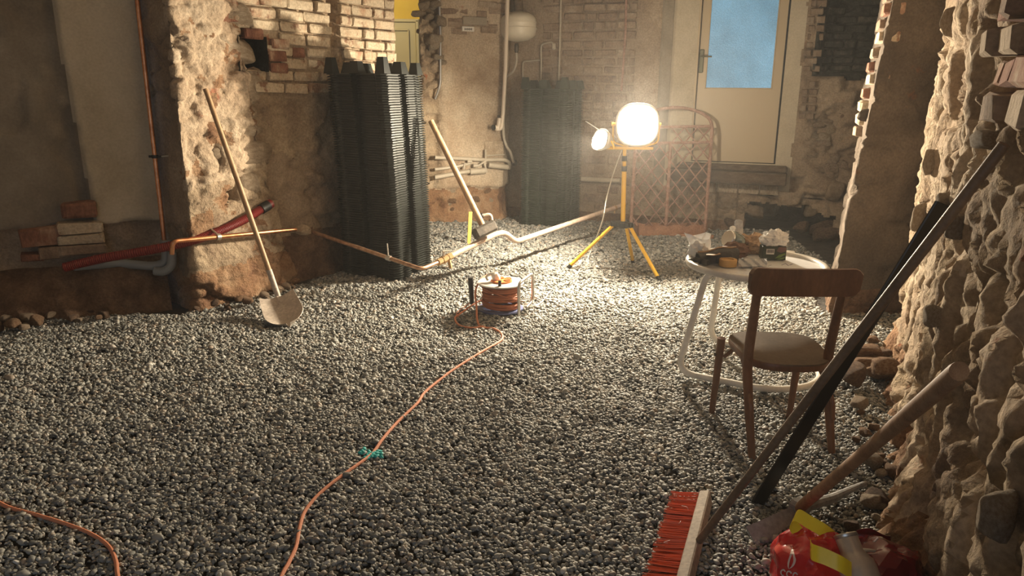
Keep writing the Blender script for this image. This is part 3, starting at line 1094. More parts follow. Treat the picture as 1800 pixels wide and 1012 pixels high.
for i, (px, py, w, h) in enumerate(((462, 185, .20, .17), (497, 178, .12, .10), (455, 222, .16, .14), (490, 205, .22, .08), (495, 228, .18, .10), (478, 245, .14, .07),
                                    (530, 160, .2, .12), (560, 205, .22, .16), (505, 300, .26, .2), (548, 262, .24, .16), (560, 320, .28, .2), (500, 360, .2, .14))):
    c = onp(px, py, tuple(S2), tuple(E2))
    stone(wall_brick, c - Vector((*N2, 0)) * 0.035, (w / 2, 0.07, h / 2), 'field_stone', (0, random.uniform(-.2, .2), math.atan2(T2.y, T2.x)), seed=i)

# the hall beyond the doorway: yellow wall with a cream door
hall = MB()
hall.box((-2.5, 13.2, 2.0), (5.0, 0.2, 4.4))
hall.box((-4.6, 10.5, 2.0), (0.2, 6.0, 4.4))
hall.box((-2.5, 10.5, 4.25), (5.0, 6.0, 0.1))
hall.build('wall_hall', 'yellow_paint', kind='structure')
m = MB()
m.box((-3.2, 10.6, 0.62), (3.7, 5.2, 0.1))
m.build('floor_hall', 'brown_plaster', kind='structure')
d0, d1 = ony(655, 116, 13.1), ony(731, 40, 13.1)
hd = MB()
hd.box(((d0.x + d1.x) / 2, 13.08, (0.67 + d1.z) / 2), (d1.x - d0.x, 0.06, d1.z - 0.67), bev=0.006)
door2 = hd.build('door_2', 'hall_door', kind='structure')
hd = MB()
wz = d1.z
for (a, b, c, d) in ((d0.x + .09, d1.x - .12, wz - .12, wz - 0.95), (d0.x + .09, d1.x - .12, wz - 1.05, wz - 1.85)):
    for (p, s) in ((((a + b) / 2, 13.035, c), (b - a, .03, .025)), (((a + b) / 2, 13.035, d), (b - a, .03, .025)),
                   ((a, 13.035, (c + d) / 2), (.025, .03, c - d)), ((b, 13.035, (c + d) / 2), (.025, .03, c - d))):
        hd.box(p, s, bev=0.006)
hd.build('panel_moulding', 'hall_door', door2)
hd = MB()
hd.box((d1.x + 0.03, 13.07, (0.67 + wz) / 2), (0.05, 0.1, wz - 0.6), bev=0.008)
hd.box(((d0.x + d1.x) / 2, 13.07, wz + 0.03), (d1.x - d0.x + 0.12, 0.1, 0.05), bev=0.008)
hd.build('door_frame', 'hall_door', door2)

# wide plastered pier with the pipes
K0, K1 = Vector((-1.10, 8.98)), Vector((-0.13, 9.38))


def d_col(u, z, P):
    d = 0.03 * fbm(P, 1.8, 4, 41) + 0.010 * fbm(P, 12, 4, 42)
    L0 = 0.64
    jamb = sstep(L0 + 0.30, L0 + 0.20, u) * sstep(L0 - 0.1, L0, u)
    f1, f2, idn = worley(P * np.array([6, 6, 8.0]), 44)
    d = d + jamb * ((idn - 0.7) * 0.10 - 0.04)
    ft = 0.43 + 0.08 * fbm(P, 5, 3, 45)
    lo = sstep(ft + 0.02, ft - 0.02, z)
    d = d - lo * (0.05 + 0.06 * fbm(P, 7, 3, 46)) + 0.30 * np.clip(0.18 - z, 0, 1)
    return d


col = relief('wall_column', [(-1.04, 9.62), tuple(K0), tuple(K1), (-0.05, 9.6), (-0.02, 9.9)], -0.1, TOP, 0.02, 'R', d_col,
             ['lime_plaster', 'rubble_mortar', 'red_earth'],
             zone=lambda u, z, P: np.where(z < 0.42 + 0.08 * fbm(P, 5, 3, 45), 2, np.where(u < 0.88, 1, 0)), soft=0.04)
tk = (K1 - K0).normalized()
nk = Vector((tk.y, -tk.x))
for i in range(22):
    px, py = random.uniform(782, 880), random.uniform(2, 60)
    if random.random() < 0.7:
        c = onp(px, py, tuple(K0), tuple(K1))
        brick(col, c - Vector((*nk, 0)) * 0.055, tk, 'brown_brick', random.choice((0.25, 0.2, 0.13)), 0.075, 0.12)
for i in range(16):
    px, py = random.uniform(748, 768), random.uniform(5, 118)
    c = onp(px, py, tuple(K0), tuple(K1))
    stone(col, c - Vector((*nk, 0)) * 0.05, (random.uniform(.05, .1), .08, random.uniform(.03, .06)), 'field_stone')
for i in range(14):
    px, py = random.uniform(775, 880), random.uniform(340, 386)
    c = onp(px, py, tuple(K0), tuple(K1))
    stone(col, c - Vector((*nk, 0)) * 0.055, (random.uniform(.05, .12), .06, random.uniform(.03, .06)), random.choice(('red_earth', 'field_stone')), (0, random.uniform(-.2, .2), math.atan2(tk.y, tk.x)))

# back wall
BW0, BW1 = Vector((-0.2, 9.75)), Vector((4.6, 9.75 - 0.38 * 4.8))
tb = (BW1 - BW0).normalized()
nb = Vector((tb.y, -tb.x))


def bw_u(px, py):
    p = onp(px, py, tuple(BW0), tuple(BW1))
    return (Vector((p.x, p.y)) - BW0).dot(tb), p.z


def bwp(px, py, d=0.0):
    return onp(px, py, tuple(BW0), tuple(BW1)) + Vector((*nb, 0)) * d


uD0, uD1 = bw_u(1217, 200)[0], bw_u(1372, 200)[0]
zD = bw_u(1290, 286)[1]
uH0, zH1 = bw_u(1308, 357)
uH1 = bw_u(1462, 400)[0]
uP0 = bw_u(1178, 150)[0]
uT0 = bw_u(1160, 100)[0]
uR0 = bw_u(1400, 200)[0]


def hole_edge(u, z):
    P = np.stack([u, z, u * 0], 1)
    k = 0.05 * fbm(P, 6, 3, 77)
    top = zH1 - 0.10 * sstep(uH1 - 0.30, uH1, u) + k
    return (u > uH0 + k) & (u < uH1 + k) & (z < top)


def d_back(u, z, P):
    d = 0.02 * fbm(P, 2.0, 4, 51) + 0.010 * fbm(P, 11, 4, 52)
    rough = np.clip(sstep(uR0, uR0 + 0.06, u) + sstep(zD - 0.28, zD - 0.4, z) * sstep(uT0 - 0.1, uT0, u), 0, 1)
    d = d + rough * (0.10 * rubble(P, (3.6, 3.6, 7.0), 53) + 0.04 * fbm(P, 8, 4, 54, .6))
    d = d - 0.05 * sstep(uT0 - 0.01, uT0 + 0.02, u) * sstep(uP0 + 0.02, uP0 - 0.01, u) * sstep(0.9, 1.0, z)
    d = d + 0.25 * np.clip(0.2 - z, 0, 1)
    ch = sstep(uR0 + 0.14, uR0 + 0.22, u) * sstep(1.72, 1.85, z + 0.05 * fbm(P, 5, 2, 55))
    return d - 0.30 * ch


def z_back(u, z, P):
    r = np.where(u < uT0, 0, np.where(u < uP0, 1, 2))
    r = np.where((u > uR0 + 0.02 * fbm(P, 8, 2, 3)), 3, r)
    r = np.where((z < zD - 0.30) & (u > uT0 - 0.1), 3, r)
    r = np.where((u > uR0 + 0.12) & (z > 1.70 + 0.1 * fbm(P, 4, 2, 5)), 4, r)
    return np.where(z < 0.12, 5, r)


wall_back = relief('wall_back', [tuple(BW0 - tb * 0.1), tuple(BW1)], -0.1, TOP, 0.022, 'R', lambda u, z, P: d_back(u - 0.1, z, P),
                   ['brown_plaster', 'grey_plaster', 'smooth_plaster', 'brown_plaster', 'charred_brick', 'earth'],
                   zone=lambda u, z, P: z_back(u - 0.1, z, P), hole=lambda u, z: hole_edge(u - 0.1, z) | ((u - 0.1 > uD0) & (u - 0.1 < uD1) & (z > zD)))
brick_courses(wall_back, BW0, tb, nb, bw_u(952, 60)[0], uT0 - 0.28, 1.15, 2.62, 'brown_brick', L=0.27, H=0.105, joint=0.022, proud=0.028, jit=0.012, keep=0.9)
brick_courses(wall_back, BW0, tb, nb, bw_u(1026, 300)[0], uT0 - 0.18, 0.1, 1.15, 'brown_brick', L=0.30, H=0.12, joint=0.03, proud=0.022, jit=0.012, keep=0.7)
brick_courses(wall_back, BW0, tb, nb, uR0 + 0.2, uR0 + 1.0, 1.82, 2.6, 'charred_brick', L=0.22, H=0.085, joint=0.02, proud=-0.22, jit=0.05, keep=0.75)
brick_courses(wall_back, BW0, tb, nb, uR0 + 0.02, uR0 + 0.2, 1.3, 2.6, 'brown_brick', L=0.16, H=0.085, joint=0.018, proud=0.03, jit=0.03, keep=0.8)
brick_courses(wall_back, BW0, tb, nb, uP0 + 0.5, uR0 - 0.1, zD - 0.36, zD - 0.24, 'field_stone', L=0.24, H=0.13, joint=0.012, proud=0.02, jit=0.01)
for i in range(42):
    px, py = random.uniform(1392, 1490), random.uniform(165, 350)
    c = bwp(px, py, -0.02)
    stone(wall_back, c, (random.uniform(.06, .13), .07, random.uniform(.04, .08)), random.choice(('brown_plaster', 'brown_brick', 'field_stone')),
          (0, random.uniform(-.2, .2), math.atan2(tb.y, tb.x)))
for i in range(22):
    px, py = random.uniform(1252, 1312), random.uniform(335, 400)
    stone(wall_back, bwp(px, py, -0.02), (random.uniform(.06, .12), .07, random.uniform(.05, .09)), 'brown_plaster', (0, random.uniform(-.2, .2), math.atan2(tb.y, tb.x)))
# the broken-out opening at the foot of the wall
o3, t3, n3 = Vector((*BW0, 0)), Vector((*tb, 0)), Vector((*nb, 0))
pt = lambda u, z, d: o3 + t3 * u + Vector((0, 0, z)) + n3 * d
m = MB()
uu0, uu1, zz1 = uH0 - 0.08, uH1 + 0.1, zH1 + 0.1
m.add([pt(uu0, -.1, -.0), pt(uu1, -.1, -.0), pt(uu1, zz1, -.0), pt(uu0, zz1, -.0), pt(uu0, -.1, -1.1), pt(uu1, -.1, -1.1), pt(uu1, zz1, -1.1), pt(uu0, zz1, -1.1)],
      [(0, 1, 5, 4), (1, 2, 6, 5), (2, 3, 7, 6), (3, 0, 4, 7), (4, 5, 6, 7)])
m.build('cavity', 'dark_soil', wall_back, smooth=0)
c = bwp(1343, 396, -0.45)
stone(wall_back, Vector((c.x, c.y, 0.16)), (0.16, 0.14, 0.24), 'brown_plaster', (0, 0, 0.4), seed=3)
for (px, py, w, h) in ((1400, 420, .16, .07), (1440, 420, .2, .1), (1462, 428, .15, .09), (1300, 408, .12, .06), (1448, 350, .12, .12), (1440, 385, .1, .12)):
    c = bwp(px, py, -0.05 if py < 400 else 0.12)
    stone(wall_back, Vector((c.x, c.y, max(c.z, h * 0.3))), (w, 0.1, h), 'earth' if py > 400 else 'brown_plaster')

# glazed door, its sill lying well above the dug-out floor
m = MB()
dm = 0.06
m.add([pt(uD0, zD, -.01), pt(uD1, zD, -.01), pt(uD1, TOP, -.01), pt(uD0, TOP, -.01), pt(uD0, zD, -.2), pt(uD1, zD, -.2), pt(uD1, TOP, -.2), pt(uD0, TOP, -.2)],
      [(0, 1, 5, 4), (1, 2, 6, 5), (3, 0, 4, 7), (4, 5, 6, 7)])
aw = math.atan2(tb.y, tb.x)
Rb = Matrix.Rotation(aw, 3, 'Z')
uG0, zG0 = bw_u(1238, 156)
uG1 = bw_u(1357, 157)[0]
for (a, b, z0, z1) in ((uD0 + .035, uG0, zD + .01, TOP), (uG1, uD1 - .025, zD + .01, TOP), (uG0, uG1, zD + .01, zG0)):
    m.box(pt((a + b) / 2, (z0 + z1) / 2, -0.05), (b - a, 0.045, z1 - z0), Rb, m=1)
m.box(pt((uD0 + uG0) / 2 + 0.0, (zD + TOP) / 2, -0.035) - t3 * ((uG0 - uD0) / 2 - 0.012), (0.022, 0.09, TOP - zD), Rb, m=2)
door = m.build('door_1', ['gap_dark', 'door_paint', 'door_frame_paint'], kind='structure', smooth=0)
m = MB()
m.box(pt((uG0 + uG1) / 2, (zG0 + TOP) / 2, -0.052), (uG1 - uG0, 0.008, TOP - zG0), Rb)
m.build('pane', 'door_glass', door, smooth=0)
m = MB()
for (a, b, z0, z1) in ((uG0, uG0 + .014, zG0, TOP), (uG1 - .014, uG1, zG0, TOP), (uG0, uG1, zG0, zG0 + .014)):
    m.box(pt((a + b) / 2, (z0 + z1) / 2, -0.03), (b - a, 0.012, z1 - z0), Rb, bev=.003)
m.build('glazing_bead', 'door_frame_paint', door)
m = MB()
hu, hz = bw_u(1233, 104)
m.box(pt(hu, hz - .02, -0.018), (0.05, 0.02, 0.26), Rb, bev=.008)
m.tube([pt(hu, hz + .03, -.01), pt(hu, hz + .03, 0.045), pt(hu + .03, hz + .03, 0.055), pt(hu + .12, hz + .025, 0.05)], 0.010, 8)
m.build('door_handle', 'olive_iron', door)
m = MB()
s0, s1 = bw_u(1176, 300), bw_u(1384, 302)
m.box(pt((s0[0] + s1[0]) / 2, zD - 0.155, 0.06), (s1[0] - s0[0], 0.30, 0.135), Rb, bev=0.012)
m.box(pt((s0[0] + s1[0]) / 2 + 0.05, zD - 0.05, 0.02), (s1[0] - s0[0] - 0.1, 0.22, 0.075), Rb, bev=0.02)
m.build('trim_1', 'old_timber', kind='structure')

# right wall: close, raking light over rubble; then a recess and a second pier
C_ = (2.53, 4.62)


def d_right(u, z, P):
    st = 0.036 * rubble(P, (4.4, 4.4, 3.4), 61, 0.07, 0.35)
    V1 = P * np.array([1, 1, 0.5])
    d = st + 0.03 * fbm(P, 1.2, 3, 63) + 0.032 * fbm(V1, 6, 5, 64, .62) + 0.014 * fbm(P * np.array([1, 1, .3]), 17, 3, 74) + 0.02 * fbm(P, 26, 3, 65)
    d = d - 0.06 * sstep(0.60, 0.80, ridged(P * np.array([1, 1, 0.4]), 6, 3, 66))
    d = d + np.clip(0.42 - z, 0, 1) * (0.05 + 0.12 * np.clip(fbm(P, 3, 2, 67), -0.3, 1)) + np.clip(0.2 - z, 0, 1) * 0.3
    up = sstep(1.5, 1.62, z) * sstep(RU1 + 0.05, RU1 - 0.02, u) * sstep(RU0 - 0.6, RU0 - 0.5, u)
    return d - 0.16 * up


PR = [(1.6, -3.0), (1.5, 0.62), (0.831, 0.99), C_, (3.5, 5.06)]
LR0 = math.dist(PR[0], PR[1]) + math.dist(PR[1], PR[2]) + math.dist(PR[2], (1.19, 1.75))
tr = (Vector(C_) - Vector((1.19, 1.75))).normalized()
nr = Vector((-tr.y, tr.x))


def right_u(px, py):
    p = onp(px, py, (1.19, 1.75), C_)
    return (Vector((p.x, p.y)) - Vector((1.19, 1.75))).dot(tr) + LR0, p.z


RU0, RU1 = right_u(1800, 150)[0], right_u(1728, 150)[0]
wall_right = relief('wall_right', PR, -0.1, TOP, 0.017, 'L', d_right, ['rubble_mortar', 'lime_plaster', 'red_earth'],
                    zone=lambda u, z, P: np.where(z < 0.14 + 0.2 * fbm(P, 3, 2, 68), 2, np.where(fbm(P, 1.4, 3, 69) > 0.05, 1, 0)), soft=0.06)
OR = Vector((1.19, 1.75))
brick_courses(wall_right, OR, tr, nr, RU0 - LR0 - 0.5, RU1 - LR0, 1.50, 2.5, 'red_brick', L=0.25, H=0.105, joint=0.014, proud=-0.03, jit=0.06, D=0.2,
              mats=['red_brick', 'brown_brick', 'red_brick', 'field_stone'])
for i, (px, py, w, h, mt) in enumerate(((1772, 960, .16, .14, 'field_stone'), (1745, 262, .2, .08, 'field_stone'), (1640, 300, .1, .2, 'field_stone'), (1680, 380, .08, .12, 'field_stone'),
                                        (1655, 580, .07, .12, 'field_stone'), (1700, 420, .10, .14, 'field_stone'), (1620, 400, .06, .2, 'field_stone'), (1675, 60, .05, .2, 'field_stone'))):
    c = onp(px, py, (1.19, 1.75), C_)
    stone(wall_right, c - Vector((*nr, 0)) * 0.012, (w * .42, 0.045, h * .42), mt, (0, random.uniform(-.2, .2), math.atan2(tr.y, tr.x)), seed=i)
for i in range(40):    # rubble spilling from the foot of the wall
    k = random.random()
    b = Vector(C_).lerp(OR, k ** 0.8 * 0.95)
    r = random.uniform(0.018, 0.045) if k > .3 else random.uniform(0.03, 0.09)
    p = b + nr * random.uniform(0.06, 0.20)
    stone(wall_right, (p.x, p.y, r * 0.4), (r * 1.2, r, r * 0.75), random.choice(('red_earth', 'earth', 'field_stone')))


def d_right2(u, z, P):
    d = 0.11 * rubble(P, (2.4, 2.4, 4.4), 71, 0.05, 0.6) + 0.04 * fbm(P, 2, 3, 72) + 0.035 * fbm(P, 8, 5, 73, .6)
    d = d * np.where(u > 1.18, 0.45, 0.8)
    return d + 0.10 * np.clip(0.3 - z, 0, 1)


wr2 = relief('wall_right', [(3.5, 5.0), (3.42, 5.42), (2.33, 5.22, 2.58, 5.24), (2.66, 6.0, 2.83, 6.0), (3.4, 6.3), (4.5, 8.2)], -0.1, TOP, 0.02, 'L', d_right2,
             ['dark_plaster', 'rubble_mortar', 'earth'], zone=lambda u, z, P: np.where(z < 0.2, 2, 0), soft=0.04)
tj = Vector((0.29, 0.78)).normalized()
for i in range(13):     # bricks of the jamb
    z = 1.32 + i * 0.092
    k = z / TOP
    b = Vector((2.33 + 0.27 * k, 5.26))
    p = b + tj * random.uniform(0.1, 0.5) + Vector((-tj.y, tj.x)) * -0.02
    brick(wr2, (p.x, p.y, z), tj, random.choice(('brown_brick', 'red_brick', 'whitewashed_brick')), 0.24, 0.075, 0.13)
for i, (px, py, w, h) in enumerate(((1560, 130, .16, .06), (1530, 215, .3, .12), (1560, 300, .2, .14), (1520, 360, .3, .16), (1520, 420, .3, .14), (1560, 470, .2, .1), (1500, 480, .2, .12), (1590, 60, .22, .18))):
    c = onp(px, py, (3.42, 5.42), (2.40, 5.22))
    stone(wr2, c + Vector((0, 0.06, 0)), (w / 2, 0.07, h / 2), 'dark_plaster', (0, random.uniform(-.1, .1), 0.15), seed=i)

# bank of earth and loose stones along the left foot
for i in range(70):
    k = random.random()
    b = Vector((-4.4, 4.5)).lerp(Vector((-2.5, 5.32)), k) if k < 0.75 else Vector((-2.35, 5.25)).lerp(Vector((-1.75, 6.15)), (k - .75) * 4)
    r = random.uniform(0.015, 0.05)
    p = b + Vector((0.4, -0.8)) * random.uniform(-0.1, 0.25)
    stone(wall_left if k < .75 else pier, (p.x, p.y, fh(p.x, p.y) + r * 0.4), (r * 1.3, r, r * 0.8), random.choice(('earth', 'red_earth', 'earth', 'brown_plaster')))
for (px, py, r) in ((462, 490, .13), (505, 478, .075), (430, 505, .07), (480, 470, .07), (400, 520, .06), (520, 450, .09), (535, 470, .08)):
    p = onz(px, py, r * 0.5) + Vector((-0.06, 0.05, 0))
    stone(pier, p, (r * 1.15, r, r * 0.95), 'field_stone')


# ---------------------------------------------------------------- work light on its tripod
def fl(u, v, z=0.0):
    p = onz(u, v, z)
    return Vector((p.x, p.y, fh(p.x, p.y) + z))


feet = [fl(997, 473), fl(1160, 493), fl(1113, 462)]
HUBX, HUBY = 1.0, 6.62
hubz = 0.42
LT = ony(1098, 262, HUBY)          # cross bar height
root = thing('work_light', 'yellow tripod work light with two floodlights, one glaring, standing on the gravel', 'work light', (HUBX, HUBY, 0))
hub = Vector((HUBX, HUBY, hubz))
for p in feet:
    d = (p - hub)
    a = hub + Vector((d.x, d.y, 0)).normalized() * 0.07 + Vector((0, 0, 0.02))
    m = MB().tube([a, p + Vector((0, 0, .004))], 0.0165, 10)
    leg = m.build('leg', 'yellow_enamel', root)
    q = p + (a - p).normalized() * 0.05
    MB().tube([p + Vector((0, 0, .001)), q], 0.019, 10).build('foot_cap', 'black_rubber', leg)
m = MB().box(hub + Vector((0, 0, 0.01)), (0.10, 0.10, 0.06), bev=.015)
for p in feet:
    d = (p - hub)
    d = Vector((d.x, d.y, 0)).normalized()
    m.box(hub + d * 0.07 + Vector((0, 0, 0.015)), (0.09, 0.045, 0.05), math.atan2(d.y, d.x), bev=.01)
    m.tube([hub + d * 0.08 + d.cross(Vector((0, 0, 1))) * 0.03 + Vector((0, 0, .015)), hub + d * 0.08 - d.cross(Vector((0, 0, 1))) * 0.03 + Vector((0, 0, .015))], 0.017, 10)
m.build('hub', 'black_plastic', root)
zt = LT.z
px_ = lambda z: Vector((HUBX + (LT.x - HUBX) * (z - hubz) / (zt - hubz), HUBY, z))
z1 = hubz + (zt - hubz) * 0.76
MB().tube([px_(hubz - .02), px_(z1)], 0.021, 14).build('pole', 'yellow_enamel', root)
MB().tube([px_(z1 - .01), px_(zt)], 0.0165, 12).build('upper_pole', 'yellow_enamel', root)
for zz in (z1 - .03, z1 + .06):
    MB().tube([px_(zz), px_(zz + .045)], 0.026, 14).build('clamp_collar', 'black_plastic', root)
m = MB().box((LT.x + 0.02, HUBY, zt + .01), (0.46, 0.03, 0.025), bev=.004)
m.build('cross_bar', 'yellow_enamel', root)
# the glaring head faces the viewer
HC = ony(1120, 219, HUBY - 0.06)


def flood(c, aim, w, h, lit):
    """flood head: finned housing, hood rim, bracket and front glass, aimed along aim"""
    c, f = Vector(c), Vector(aim).normalized()
    x = f.cross(Vector((0, 0, 1))).normalized()
    y = x.cross(f)
    Rm = Matrix((x, y, f)).transposed()
    m = MB()
    prof = [(-.085, .52), (-.07, .70), (-.02, .92), (.0, 1.0), (.012, 1.0)]
    sq = []
    for k in range(32):
        ca, sa = math.cos(2 * PI * k / 32), math.sin(2 * PI * k / 32)
        q = (abs(ca) ** 2.6 + abs(sa) ** 2.6) ** (-1 / 2.6)
        sq.append((ca * q, sa * q))
    NS = 32
    loops = [[c + x * a * w / 2 * k + y * b * h / 2 * k + f * d for (a, b) in sq] for (d, k) in prof]
    v = [p for l in loops for p in l]
    fc = [(i * NS + k, i * NS + (k + 1) % NS, (i + 1) * NS + (k + 1) % NS, (i + 1) * NS + k) for i in range(4) for k in range(NS)]
    fc.append(tuple(range(NS - 1, -1, -1)))
    m.add(v, fc)
    for k in range(5):
        m.box(c + x * (k - 2) * w * 0.13 - f * 0.09, (0.006, h * 0.5, 0.05), Rm)
    hs = m.build('floodlight_housing', 'floodlight_paint', root)
    m = MB()
    gl = [(k, d) for (k, d) in ((.93, .010), (.80, .022), (.5, .032), (.05, .036))]
    gv = [c + x * a * w / 2 * k + y * b * h / 2 * k + f * d for (k, d) in gl for (a, b) in sq]
    gf = [(i * NS + k, i * NS + (k + 1) % NS, (i + 1) * NS + (k + 1) % NS, (i + 1) * NS + k) for i in range(3) for k in range(NS)]
    gf.append(tuple(3 * NS + k for k in range(NS)))
    m.add(gv, gf)
    m.build('front_glass', 'lamp_glass' if lit else 'white_paper', hs)
    m = MB()
    m.tube([c + x * a * w / 2 * .97 + y * b * h / 2 * .97 + f * .014 for (a, b) in sq], .011, 8, closed=True)
    m.build('front_rim', 'floodlight_paint', hs)
    return hs


flood(HC, (0, -1, -0.02), 0.37, 0.36, True)  # head rounded and oversized to give the lamp its bloom
for s in (-1, 1):
    m = MB()
    m.tube(fillet([(HC.x + .20 * s, HC.y + .05, HC.z), (HC.x + .20 * s, HC.y + .05, zt + .06), (HC.x + .06 * s, HUBY, zt + .02)], .04), 0.009, 8)
    m.tube([(HC.x + .17 * s, HC.y + .05, HC.z), (HC.x + .215 * s, HC.y + .05, HC.z)], 0.016, 8)
    m.build('bracket', 'yellow_enamel', root)
HB = ony(1058, 246, HUBY)
flood(HB, (-0.8, -0.5, 0.25), 0.20, 0.18, True)
for s in (-1, 1):
    MB().tube(fillet([HB + Vector((.07, .10 * s, .0)), HB + Vector((.1, .10 * s, -.06)), (LT.x - .14, HUBY, zt + .02)], .03), 0.008, 8).build('bracket', 'yellow_enamel', root)
m = MB().sheet(lambda u, v: HB + Vector((-.06 - .02 * u + .16 * u * .9 - .08, -.1 + .2 * v, .085 + .075 * (1 - u))), 2, 2, 0.006)
m.build('hood_flap', 'floodlight_paint', root)
LA = HC + Vector((0, -0.07, 0))
lamp('flood_beam', 'SPOT', LA, LAMP_A['energy'], WARM, aim=LA + Vector((0, -1, -.02)), cone=LAMP_A['cone'], blend=LAMP_A['blend'], size=.05)
LB = HB + Vector((-.06, 0.02, 0))
lamp('flood_beam', 'SPOT', LB, LAMP_B['energy'], WARM, aim=LB + Vector((-1, .15, -.75)), cone=LAMP_B['cone'], blend=LAMP_B['blend'], size=.05)
lamp('flood_spill', 'POINT', HC + Vector((0, 0.06, 0.25)), LAMP_C['energy'], WARM, size=.05)
# its lead down to the cable reel
lead = [ony(1093, 264, HUBY - .03), ony(1078, 305, HUBY - .05), ony(1066, 350, HUBY - .12), ony(1059, 388, HUBY - .2), fl(1042, 432, .12), fl(1034, 452, .03),
        fl(1033, 465, .008), fl(1018, 476, .008), fl(1006, 500, .008), fl(994, 513, .008), fl(968, 513, .008), fl(958, 526, .008), fl(944, 538, .008), fl(918, 541, .012), fl(900, 546, .03)]
m = MB().tube(catmull(lead, 6), 0.0055, 6)
tag(m.build('lamp_cable', 'pale_cable'), 'thin pale cable hanging from the tripod work light and trailing to the reel', 'cable')


# ---------------------------------------------------------------- stacks of plastic floor formers
def former_outline(s):
    """square outline with corner posts and a groove in the middle of each side"""
    h = s / 2
    side = [(-h + .035, -h - .004), (-h + .085, -h - .004), (-h + .10, -h + .012), (-.052, -h + .012), (-.046, -h + .085), (.046, -h + .085), (.052, -h + .012),
            (h - .10, -h + .012), (h - .085, -h - .004), (h - .035, -h - .004)]
    out = []
    for k in range(4):
        c, sn = math.cos(k * PI / 2), math.sin(k * PI / 2)
        out += [(x * c - y * sn, x * sn + y * c) for x, y in side]
    return out


def former_mesh(name, s, pitch, mat):
    o = former_outline(s)
    n = len(o)
    v, f = [], []
    rings = [(0.93, 0), (0.93, pitch * .46), (0.995, pitch * .52), (1.0, pitch * .72), (0.965, pitch * .99)]
    for (k, z) in rings:
        v += [(x * k, y * k, z) for x, y in o]
    for i in range(4):
        f += [(i * n + k, i * n + (k + 1) % n, (i + 1) * n + (k + 1) % n, (i + 1) * n + k) for k in range(n)]
    f.append(tuple(4 * n + k for k in range(n)))
    f.append(tuple(range(n - 1, -1, -1)))
    me = bpy.data.meshes.new(name)
    me.from_pydata(v, [], f)
    me.materials.append(MATS[mat])
    return me


def stack(x, y, rz, s, n, pitch, mat, label, toplabel, group, lean, bend):
    me = former_mesh('floor_former', s, pitch, mat)
    z0 = fh(x, y) + 0.006
    for i in range(n):
        k = i / n
        M = Matrix.Translation((x + lean[0] * k + bend * math.sin(k * PI) + random.uniform(-.003, .003), y + lean[1] * k + random.uniform(-.003, .003), z0 + i * pitch)) \
            @ Matrix.Rotation(rz + random.uniform(-.006, .006), 4, 'Z')
        if i < n - 1:
            o = placed('floor_former', me, None, M)
            tag(o, label, 'floor former', group)
        else:
            r = thing('floor_former', toplabel, 'floor former', M.translation.copy(), group)
            r.rotation_euler = (0, 0, rz)
            o = bpy.data.objects.new('tray', me)
            COL.objects.link(o)
            o.parent = r
            h = s / 2
            ym = MB()
            for a in (-1, 0, 1):
                for b in (-1, 0, 1):
                    if a or b:
                        c = (a * (h - .045), b * (h - .045))
                        tall = .125 if (a, b) == (1, -1) or (a, b) == (-1, -1) else .095
                        w = .046 if a and b else .056
                        q = MB()
                        lo = [(c[0] + dx * w, c[1] + dy * w, pitch * .9) for dx, dy in ((-1, -1), (1, -1), (1, 1), (-1, 1))]
                        hi = [(c[0] + dx * w * .62, c[1] + dy * w * .62, pitch + tall) for dx, dy in ((-1, -1), (1, -1), (1, 1), (-1, 1))]
                        q.add(lo + hi, [(0, 1, 5, 4), (1, 2, 6, 5), (2, 3, 7, 6), (3, 0, 4, 7), (4, 5, 6, 7)])
                        g = bpy.data.meshes.new('foot')
                        g.from_pydata(q.v, [], q.f)
                        g.materials.append(MATS[mat])
                        go_ = bpy.data.objects.new('foot', g)
                        COL.objects.link(go_)
                        go_.parent = r


stack(-1.115, 6.47, math.radians(-24), 0.59, 84, 0.0203, 'former_plastic', 'black ribbed plastic floor former in the tall stack beside the leaning sledgehammer',
      'topmost black floor former with upturned feet on the stack beside the sledgehammer', 'black plastic floor formers stacked by the brick wall', (-.055, 0.0), 0.012)
stack(0.466, 9.03, math.radians(-25), 0.58, 79, 0.0203, 'green_former_plastic', 'dark green plastic floor former in the stack below the white tank, by the back wall',
      'topmost dark green floor former on the stack by the back wall', 'green plastic floor formers stacked by the back wall', (.0, 0.0), 0.0)

# ---------------------------------------------------------------- pipework at the left
m = MB()
cp = [ony(238, -30, 5.50), ony(290, 432, 5.43)]
cp.insert(0, cp[0] + (cp[0] - cp[1]) * ((2.97 - cp[0].z) / (cp[0].z - cp[1].z)))
MB_ = MB
root = thing('copper_riser', 'bright vertical copper pipe rising beside the pale plaster', 'pipe', cp[2])
MB().tube([cp[0], cp[1], cp[2]], 0.0165, 14).build('pipe', 'copper', root)
k = onp(268, 267, (cp[1].x, cp[1].y), (cp[2].x, cp[2].y + .001)) if False else cp[1].lerp(cp[2], (267 + 30) / 462)
m = MB().tube([k + Vector((0, 0, -.012)), k + Vector((0, 0, .012))], 0.022, 14)
m.box(k + Vector((-.03, 0, 0)), (.03, .012, .018), bev=.003).box(k + Vector((.03, 0, 0)), (.03, .012, .018), bev=.003)
cl = m.build('pipe_clip', 'black_rubber', root)
MB().tube([k + Vector((.04, .01, 0)), k + Vector((.13, .05, .005))], 0.005, 6).build('clip_rod', 'galvanised', root)

